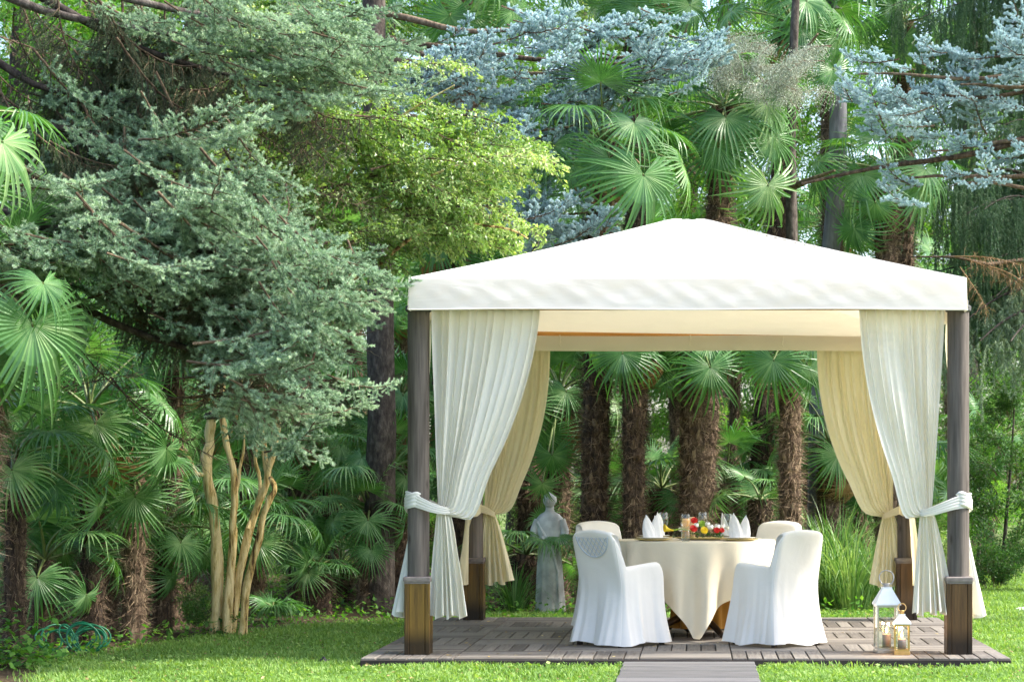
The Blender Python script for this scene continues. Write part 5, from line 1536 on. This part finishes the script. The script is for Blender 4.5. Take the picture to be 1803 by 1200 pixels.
# ------------------------------------------------------------------ many-stemmed tree with flaking tan bark and lime leaves
def make_myrtle():
    Yt = 18.75
    base = Vector((XP(400, Yt), Yt, 0))
    root = empty('multi_stem_tree', base, 0, 'many-stemmed tree with flaking tan bark and lime green leaves', 'tree')
    def stem(path, rad, name='stem'):
        P0 = np.array([tuple(P(px, py, Y) - base) for (px, py, Y) in path])
        if path[0][1] > 1100: P0[0, 2] = -.05
        # smooth the path
        t = np.linspace(0, len(P0) - 1, len(P0) * 6)
        pts = []
        for q in t:
            i = min(len(P0) - 2, int(q)); f = q - i
            p0, p1, p2, p3 = P0[max(0, i - 1)], P0[i], P0[i + 1], P0[min(len(P0) - 1, i + 2)]
            pts.append(.5 * ((2 * p1) + (-p0 + p2) * f + (2 * p0 - 5 * p1 + 4 * p2 - p3) * f * f + (-p0 + 3 * p1 - 3 * p2 + p3) * f ** 3))
        r = np.interp(t, np.arange(len(rad)), rad) * .64
        pts = np.array(pts); w_ = np.sin(np.linspace(0, np.pi, len(pts)))[:, None]
        kk = path[0][0] * .37
        pts = pts + w_ * np.stack([.009 * np.sin(t * 3.3 + kk) + .004 * np.sin(t * 8 + 2 * kk), .012 * np.sin(t * 3.1 + kk), 0 * t], 1)
        r = r * (1 + .08 * np.sin(t * 5.7 + kk))
        return put(name, trunk_mesh(np.array(pts), r, M['myrtle'], 12, .10), root)
    Y = Yt
    stem([(378, 1120, Y), (384, 1000, Y), (374, 900, Y), (366, 820, Y), (368, 770, Y), (374, 735, Y), (374, 722, Y)], [.085, .078, .072, .068, .068, .062, .052])
    g = Geo(); g.lathe([(.0, .0), (.06, .0), (.068, .03), (.055, .06), (0, .066)], 9); b = P(373, 738, Y) - base
    put('burr', g.build('burr', M['conifer_bark']), root, b)
    stem([(374, 735, Y), (378, 710, Y), (380, 690, Y)], [.03, .026, .012], 'stub')
    stem([(362, 835, Y - .02), (346, 832, Y - .05), (330, 805, Y - .1), (305, 775, Y - .1), (268, 738, Y - .1)], [.036, .030, .024, .022, .012], 'side_limb')
    stem([(398, 1125, Y - .05), (403, 1040, Y - .05), (410, 940, Y - .05), (414, 865, Y - .05), (398, 775, Y - .05), (390, 690, Y - .05), (393, 610, Y), (405, 540, Y)], [.080, .062, .052, .048, .042, .042, .038, .03])
    stem([(404, 1125, Y + .05), (420, 1010, Y + .05), (448, 910, Y + .05), (468, 845, Y), (484, 790, Y), (490, 725, Y), (498, 650, Y)], [.072, .06, .052, .045, .04, .036, .03])
    stem([(426, 1125, Y - .1), (432, 1060, Y - .1), (446, 980, Y - .1), (466, 905, Y - .1), (482, 862, Y - .1), (476, 840, Y - .05)], [.062, .056, .05, .044, .038, .03])
    stem([(470, 835, Y + .02), (462, 770, Y + .05), (448, 720, Y + .05), (440, 650, Y + .1), (432, 560, Y + .1)], [.036, .036, .038, .034, .028])
    stem([(436, 930, Y), (456, 870, Y + .1), (452, 800, Y + .15), (466, 740, Y + .2)], [.03, .026, .022, .014], 'side_limb')
    stem([(412, 880, Y), (426, 820, Y + .1), (430, 760, Y + .1)], [.026, .02, .012], 'side_limb')
    stem([(404, 770, Y), (418, 720, Y - .1), (428, 660, Y - .1)], [.022, .018, .010], 'side_limb')
    rng = random.Random(14)
    # scaffold limbs into the crown
    limbs = [[(498, 655, Y), (560, 520, Y + .2), (640, 400, Y + .2), (760, 310, Y), (900, 265, Y)],
             [(432, 565, Y), (520, 420, Y + .3), (620, 300, Y + .3), (700, 210, Y + .2), (800, 150, Y)],
             [(560, 520, Y + .2), (660, 470, Y), (760, 400, Y - .1), (880, 400, Y - .2), (930, 420, Y - .2)],
             [(405, 545, Y), (450, 400, Y + .2), (500, 250, Y + .3), (560, 120, Y + .3)]]
    for l in limbs: stem(l, [.030, .026, .022, .016, .008][:len(l)], 'limb')
    regions = [(560, 200), (600, 150), (640, 200), (680, 260), (620, 300), (560, 330), (700, 330), (760, 290), (800, 330), (860, 290), (920, 270), (960, 280), (740, 390), (800, 400), (860, 370), (700, 430), (650, 400), (900, 400), (930, 430), (880, 440),
               (780, 450), (720, 230), (780, 260), (600, 250), (820, 150), (780, 180), (530, 150), (500, 120), (580, 90), (540, 280), (650, 350), (830, 260), (890, 330), (750, 340), (820, 440), (690, 470), (640, 450), (660, 130), (480, 220), (440, 160), (600, 380), (940, 300), (970, 265), (850, 400)]
    regions += [(380, 160), (420, 130), (460, 200), (500, 180), (540, 200), (480, 140), (420, 200), (560, 170), (600, 190), (380, 220), (640, 240), (520, 240), (360, 190), (590, 260), (760, 420), (840, 420), (900, 430), (930, 400), (870, 350), (720, 400), (800, 370), (950, 285), (900, 290), (690, 300), (740, 300), (780, 350)]
    for (px, py) in regions:
        for q in range(2):
            if q and rng.random() < .45: continue
            Yb = Y + rng.uniform(-.6, .6)
            tip = P(px + rng.uniform(-30, 30), py + rng.uniform(-25, 25), Yb)
            st = tip + Vector((-rng.uniform(.8, 1.3), rng.uniform(-.35, .6), rng.uniform(-.15, .45)))
            limb_between(root, base, st, tip, rng.choice(LIME), 1.3, 'branch', rng.uniform(-.4, .4))
make_myrtle()

# ================================================================== BROAD-LEAVED BACKGROUND
def make_leaf_tree(name, label, px, Y, z0, z1, rad, n, pool, L, seed, group=None, cat='tree', trunk=True, bark_m=None):
    rng = random.Random(seed)
    base = Vector((XP(px, Y), Y, 0)); root = empty(name, base, 0, label, cat, group)
    if trunk:
        z = np.linspace(-.05, z1 * .9, 10)
        put('trunk', trunk_mesh(np.stack([.08 * np.sin(z + seed), .05 * np.cos(z), z], 1), np.linspace(.10, .03, 10) * (1 + z1 / 8) * (.25 if z1 < 3 else 1), bark_m or M['conifer_bark'], 8), root)
    for k in range(n):
        az = k * 2.4 + rng.uniform(-.4, .4); t = (k + .5) / n
        zz = z0 + (z1 - z0) * rng.random()
        w = math.sin(math.pi * min(.95, max(.12, (zz - z0) / (z1 - z0) * .85 + .12))) ** .6
        rr = rad * w * rng.uniform(.55, 1.05)
        st = base + Vector((math.cos(az) * rr * .25, math.sin(az) * rr * .25, max(.05, zz - .3)))
        tip = base + Vector((math.cos(az) * rr, math.sin(az) * rr, zz + rng.uniform(-.2, .3)))
        if (tip - st).length < .3: tip = st + (tip - st).normalized() * .3
        limb_between(root, base, st, tip, rng.choice(pool), L, 'branch', rng.uniform(-.6, .6))
    return root

rng_t = random.Random(5)
for k in range(17):
    px = -150 + 2150 * (k + .5 + rng_t.uniform(-.3, .3)) / 17; Y = rng_t.uniform(36, 44)
    make_leaf_tree('leafy_tree', 'broad-leaved tree showing as bright leaves through gaps behind the palms', px, Y, .8, rng_t.uniform(12.0, 14.5), rng_t.uniform(2.3, 3.0), 95, LEAF_L if k % 3 == 0 else LEAF, 1.6, 300 + k, 'leafy trees closing the background')
for k in range(18):
    px = -80 + 1960 * (k + .5 + rng_t.uniform(-.4, .4)) / 18; Y = rng_t.uniform(27.5, 33)
    if 1640 < px: Y += 6
    make_leaf_tree('shrub', 'leafy green shrub filling the understorey behind the palms', px, Y, .1, rng_t.uniform(1.2, 2.4), rng_t.uniform(.8, 1.2), 26, LEAF_L if k % 3 == 0 else LEAF, 1.6, 340 + k, 'understorey shrubs in the thicket', 'shrub', False)  # some shrubs get lime leaves, so sunlit foliage is put into leaf colour
make_leaf_tree('shrub', 'tall dark leafy shrub on the lawn under the weeping conifer', 1775, 28.0, .25, 2.6, .9, 46, DARK, 1.2, 401, None, 'shrub')
make_leaf_tree('shrub', 'fine-leaved bush between the dark shrub and the right front post', 1722, 30.5, .2, 2.2, .7, 30, LEAF, 1.6, 402, None, 'shrub')
make_leaf_tree('shrub', 'low blue-green leafy bush at the foot of the dark shrub', 1745, 26.5, .05, .55, .5, 16, DARK, 1.2, 403, None, 'shrub', False)
make_leaf_tree('leafy_tree', 'tall leafy tree closing the sky above the left palms', 40, 25.0, 3.0, 9.0, 2.2, 80, LEAF, 1.6, 420)
make_leaf_tree('leafy_tree', 'light green tree rising behind the spruce', 330, 27.0, 3.5, 9.5, 2.2, 80, LEAF_L, 1.6, 421)
# grey-green flowering sprays hanging beside the blue spruce
def make_pale():
    Y = 21.6
    base = Vector((XP(1395, 23.9), 23.9, 0)); root = empty('olive_tree', base, 0, 'tree with fine grey-green leaf sprays beside the tall palm fans', 'tree')
    pts = [(1402, 1080), (1398, 700), (1394, 400), (1392, 250), (1398, 60), (1405, -80)]
    p = np.array([tuple(P(a, b, 23.9) - base) for a, b in pts]); p[0, 2] = -.05
    put('trunk', trunk_mesh(p, [.075, .065, .06, .052, .045, .035], M['conifer_bark'], 14, .2), root)
    rng = random.Random(21)
    for k in range(30):
        tip = P(rng.uniform(1235, 1400), rng.uniform(95, 175), rng.uniform(21.9, 23.2)); st = tip + Vector((rng.uniform(.2, .6), rng.uniform(.1, .5), rng.uniform(-.05, .35)))
        limb_between(root, base, st, tip, rng.choice(PALE), 1.0, 'branch', rng.uniform(-.5, .5))
    for (a, b) in (((1392, 185), (1330, 130)), ((1392, 330), (1470, 300)), ((1394, 120), (1440, 60))):
        A = P(a[0], a[1], 23.9) - base; B = P(b[0], b[1], 22.8) - base
        g = Geo(); g.tube(np.array([tuple(A.lerp(B, t)) for t in np.linspace(0, 1, 6)]), np.linspace(.045, .012, 6), 6, .7); put('limb', g.build('limb', M['twig'], True), root)
make_pale()

# ------------------------------------------------------------------ tall ornamental grass
def grass_clump(name, label, x, y, n, h, r, seed, mat, group=None):
    rng = np.random.default_rng(seed); g = Geo()
    ts = np.linspace(0, 1, 8)
    for i in range(n):
        a = rng.uniform(0, 6.283); lean = rng.uniform(.25, 1.15); L = h * rng.uniform(.7, 1.25)
        b = np.array([math.cos(a), math.sin(a), 0]) * r * .35 * rng.random()
        sl = .08; p = b + np.array([0, 0, -.01]); pts = [p]
        d = np.array([math.cos(a), math.sin(a), 0])
        for k in range(7):
            ang = lean * .45 + lean * 2.0 * (ts[k + 1]) ** 2.2
            p = p + (d * math.sin(ang) + np.array([0, 0, math.cos(ang)])) * L / 7
            pts.append(p)
        pts = np.array(pts); pts[:, 2] = np.maximum(pts[:, 2], .01)
        w = np.array([-math.sin(a), math.cos(a), 0]) * rng.uniform(.004, .008)
        ww = np.sin(np.pi * (ts * .85 + .13))[:, None] * w
        g.grid(np.stack([pts - ww, pts + ww], 1), np.clip(rng.normal(.5, .2), 0, 1))
    o = put(name, g.build(name, mat), None, (x, y, 0)); return tag(o, label, 'grass', group)
for k, (px, Y, h) in enumerate(((1462, 22.7, 1.05), (1500, 22.4, 1.0), (1540, 22.9, .9), (1480, 23.6, 1.1), (1430, 23.2, .95))):
    grass_clump('ornamental_grass', ['tallest clump of arching ornamental grass behind the far right chair', 'ornamental grass clump behind the plain-backed chair', 'ornamental grass clump beside the cream back curtain tail', 'ornamental grass clump at the rear of the row', 'ornamental grass clump at the foot of the grey trunk'][k],
                XP(px, Y), Y, 240, h, .6, 500 + k, M['reed'], 'arching ornamental grass clumps')
grass_clump('ornamental_grass', 'narrow-leaved grass tuft beside the statue base', XP(905, 21.9), 21.9, 90, .55, .3, 520, M['reed'])

# ------------------------------------------------------------------ ground cover in the bed
def make_cover():
    rng = np.random.default_rng(31)
    n = 52000
    y = 15.2 + 15 * rng.random(n) ** 1.2; x = -9 + 14 * rng.random(n)
    e = bed_edge_x(y)
    keep = ((x < e + .12) | ((y > 22.2))) & ~in_deck(x, y) & (x < 1.2 + .06 * (y - 22))
    dens = np.exp(-np.clip(np.abs(x - e), 0, 3) / .5) + .35 + .6 * (y > 22)
    keep &= rng.random(n) < dens * .8
    keep |= (y > 20.45) & (y < 22.0) & (x > -2.2) & (x < 2) & (rng.random(n) < .5)
    x, y = x[keep], y[keep]; n = len(x)
    hgt = .02 + .14 * rng.random(n) ** 2
    a = rng.random(n) * 6.283; L = .025 + .05 * rng.random(n); el = rng.normal(.2, .5, n)
    b = np.stack([x, y, hgt], 1)
    d = np.stack([np.cos(a) * np.cos(el), np.sin(a) * np.cos(el), np.sin(el)], 1) * L[:, None]
    w = np.stack([-np.sin(a), np.cos(a), rng.normal(0, .3, n)], 1) * (L * .3)[:, None]
    V = np.stack([b, b + d * .5 + w, b + d, b + d * .5 - w], 1).reshape(-1, 3); k = np.arange(n)[:, None] * 4
    g = Geo(); g.add(V, np.concatenate([k + [0, 1, 2], k + [0, 2, 3]]), np.repeat(np.clip(rng.normal(.45, .22, n), 0, 1), 4))
    tag(put('ground_cover', g.build('ground_cover', M['leaf'])), 'low leafy ground cover and weeds in the planting bed', 'ground cover', kind='stuff')
make_cover()

# ivy and dry stalks in the near corner of the bed
def make_ivy():
    rng = np.random.default_rng(41); n = 420
    base = Vector((XP(20, 15.6), 15.6, 0)); root = empty('ivy_plant', base, 0, 'grey-green ivy climbing the dry palm base beside the hose', 'plant')
    b = np.stack([rng.normal(0, .16, n), rng.normal(0, .16, n), np.abs(rng.normal(0, .17, n)) + .02], 1)
    a = rng.random(n) * 6.28; L = rng.uniform(.03, .06, n)
    d = np.stack([np.cos(a), np.sin(a), rng.normal(-.4, .4, n)], 1) * L[:, None]; w = np.stack([-np.sin(a), np.cos(a), rng.normal(0, .3, n)], 1) * (L * .5)[:, None]
    V = np.stack([b, b + d * .35 + w, b + d, b + d * .35 - w], 1).reshape(-1, 3); k = np.arange(n)[:, None] * 4
    g = Geo(); g.add(V, np.concatenate([k + [0, 1, 2], k + [0, 2, 3]]), np.repeat(rng.random(n), 4)); put('leaves', g.build('ivy_leaves', M['leaf']), root)
    for i in range(7):
        p = [(0, 0, 0)]; 
        for q in range(4): p.append((p[-1][0] + rng.normal(0, .08), p[-1][1] + rng.normal(0, .08), p[-1][2] + rng.uniform(.02, .09)))
        g = Geo(); g.tube(p, [.008, .007, .006, .005, .003], 5); put('stem', g.build('ivy_stem', M['twig']), root)
make_ivy()
make_leaf_tree('vine_shrub', 'thin yellow-green leafy shoots at the foot of the tan stems', 352, 19.0, .25, 1.15, .42, 9, LIME, 1.3, 410, None, 'plant', False)
make_leaf_tree('sapling', 'small dark leafy sapling beside the broken tan stem', 350, 18.8, .05, .5, .28, 8, DARK, 1.2, 411, None, 'plant', False)

# ================================================================== SMALL THINGS IN THE GARDEN
def make_statue():
    Y = 22.3; base = (XP(968, Y), Y, 0)
    root = empty('garden_statue', base, RAD(-12), 'weathered grey stone statue of a robed figure standing behind the deck', 'statue')
    # robed body: elliptical sections with hanging folds
    secs = [(0, .150, .120), (.05, .148, .118), (.25, .138, .112), (.45, .130, .105), (.60, .122, .098), (.70, .112, .090), (.80, .125, .092), (.90, .140, .092), (.97, .138, .082), (1.01, .100, .066), (1.035, .052, .050), (1.06, .042, .044), (1.09, .044, .046)]
    m = 48; a = np.linspace(0, 2 * np.pi, m, endpoint=False); rows = []
    for z, rx, ry in secs:
        f = 1 + (.07 * np.sin(9 * a + 2 * z) + .04 * np.sin(15 * a - 3 * z)) * np.clip(1 - z / .75, 0, 1) + .02 * np.sin(5 * a + 6 * z) * (z < 1)
        rows.append(np.stack([rx * f * np.cos(a), ry * f * np.sin(a), np.full(m, z)], 1))
    g = Geo(); g.grid(np.stack(rows), close_u=True)
    # arms folded to the chest, part of the same body
    for s in (-1, 1):
        g.tube([(s * .12, 0, .95), (s * .165, -.01, .84), (s * .160, -.03, .73), (s * .10, -.11, .72), (s * .03, -.135, .77)], [.045, .042, .037, .030, .024], 10)
    # a shawl edge crossing the robe
    g.tube([(-.115, -.055, .93), (-.03, -.098, .80), (.06, -.105, .62), (.11, -.09, .42), (.12, -.09, .15)], [.014, .016, .016, .014, .012], 6)
    put('body', g.build('statue_body', M['stone'], True), root)
    g = Geo()
    hz = 1.145
    A, V = np.meshgrid(a, np.linspace(0, 1, 16)); ph = V * np.pi
    rr = np.sin(ph) * (1 - .12 * (V < .4))
    X = np.stack([.062 * rr * np.cos(A), .074 * rr * np.sin(A) - .006, hz - .085 * np.cos(ph)], 2)
    g.grid(X, close_u=True)
    g.tube([(0, -.072, hz + .018), (0, -.088, hz - .010), (0, -.074, hz - .018)], [.007, .012, .008], 6)       # nose
    for s in (-1, 1): g.tube([(s * .030, -.068, hz + .026), (s * .012, -.074, hz + .026)], .008, 6)             # brows
    g.tube([(-.018, -.070, hz - .040), (.018, -.070, hz - .040)], .006, 6)                                       # mouth
    put('head', g.build('statue_head', M['stone'], True), root)
    g = Geo(); X2 = X.copy(); X2[..., :2] *= 1.13; X2[..., 1] += .014; X2[..., 2] += .012
    g.grid(X2[6:], close_u=True); put('hair', g.build('statue_hair', M['stone'], True), root)
    g = Geo(); g.box((0, 0, -.02), (.36, .32, .05), bevel=.008); put('plinth', g.build('plinth', M['stone']), root)
make_statue()

def make_hose():
    Y = 17.0; cx = XP(128, Y)
    root_loc = Vector((cx, Y, 0))
    rng = np.random.default_rng(6); pts = []
    turns = 12
    par = np.stack([np.concatenate([rng.normal(-.14, .03, 5), rng.normal(.11, .04, turns - 3)]), rng.normal(0, .03, turns + 2), rng.uniform(.10, .135, turns + 2),
                    rng.normal(.15, .35, turns + 2), rng.uniform(.55, .95, turns + 2), rng.normal(0, .22, turns + 2)], 1)
    for q in np.linspace(0, turns, turns * 40):
        k = int(q); f = q - k; f = f * f * (3 - 2 * f)
        cx_, cy_, r, yaw, lift, roll_ = par[k] * (1 - f) + par[k + 1] * f
        a = q * 2 * math.pi
        u, w = r * math.cos(a), r * math.sin(a)
        zz_ = r * lift + w * lift + u * roll_ * .5
        pts.append((cx_ + u * math.cos(yaw) - w * (1 - lift) * math.sin(yaw), cy_ + u * math.sin(yaw) + w * (1 - lift), .012 + zz_))
    pts = np.array(pts); pts[:, 2] = np.maximum(pts[:, 2], .012)
    tail = np.array([(pts[-1][0] - .1 * q, pts[-1][1] - .04 * q, max(.012, pts[-1][2] * (1 - q))) for q in np.linspace(.1, 1, 8)])
    g = Geo(); g.tube(np.concatenate([pts, tail]), .0075, 7)
    tag(put('garden_hose', g.build('garden_hose', M['hose'], True), None, root_loc), 'coiled green garden hose lying at the edge of the bed', 'hose')
make_hose()

def make_small():
    p = P(570, 1168, ground_Y(1168))
    g = Geo(); g.lathe([(0, 0), (.035, 0), (.038, .02), (.03, .035), (.012, .042), (.010, .055), (0, .056)], 12); g.box((.03, 0, .03), (.03, .012, .012))
    tag(put('sprinkler', g.build('sprinkler', M['black'], True), None, (p.x, p.y, 0)), 'small black sprinkler head sitting in the lawn', 'sprinkler')
    for (px, py, s) in ((1800, 1076, .07), (1794, 1063, .03)):
        Y = ground_Y(py); rng = np.random.default_rng(int(px))
        A, V = np.meshgrid(np.linspace(0, 2 * np.pi, 12, endpoint=False), np.linspace(.02, .98, 7))
        rr = np.sin(np.pi * V) * (1 + .18 * np.sin(3 * A + 5 * V) + .1 * rng.random(A.shape))
        g = Geo(); g.grid(np.stack([s * rr * np.cos(A), s * .8 * rr * np.sin(A), s * .7 * (1 - np.cos(np.pi * V)) / 2 * 1.2 - .01], 2), close_u=True)
        tag(put('white_rock', g.build('white_rock', M['rock']), None, (XP(px, Y), Y, 0)), 'larger pale stone lying on the sunny lawn' if s > .05 else 'little pale pebble on the sunny lawn behind the larger stone', 'stone')
    # barrier tape strung between stakes far behind the palms
    Y = 31.0; root = empty('barrier_tape', (XP(490, Y), Y, 0), 0, 'red and white barrier tape strung behind the tan stems', 'tape')
    x0, x1 = XP(420, Y) - XP(490, Y), XP(610, Y) - XP(490, Y)
    for x in (x0, x1):
        g = Geo(); g.tube([(x, 0, -.05), (x, 0, .75)], .015, 6); put('stake', g.build('stake', M['steel']), root)
    n = 12
    for k in range(n):
        xa, xb = x0 + (x1 - x0) * k / n, x0 + (x1 - x0) * (k + 1) / n
        za, zb = [.50 - .10 * math.sin(math.pi * q / n) for q in (k, k + 1)]
        g = Geo(); g.quads([(xa, 0, za), (xb, 0, zb), (xb, .004, zb + .06), (xa, .004, za + .06)], [(0, 1, 2, 3)])
        put('tape_band', g.build('tape_band', M['tape_red'] if k % 2 else M['tape_white']), root)
make_small()
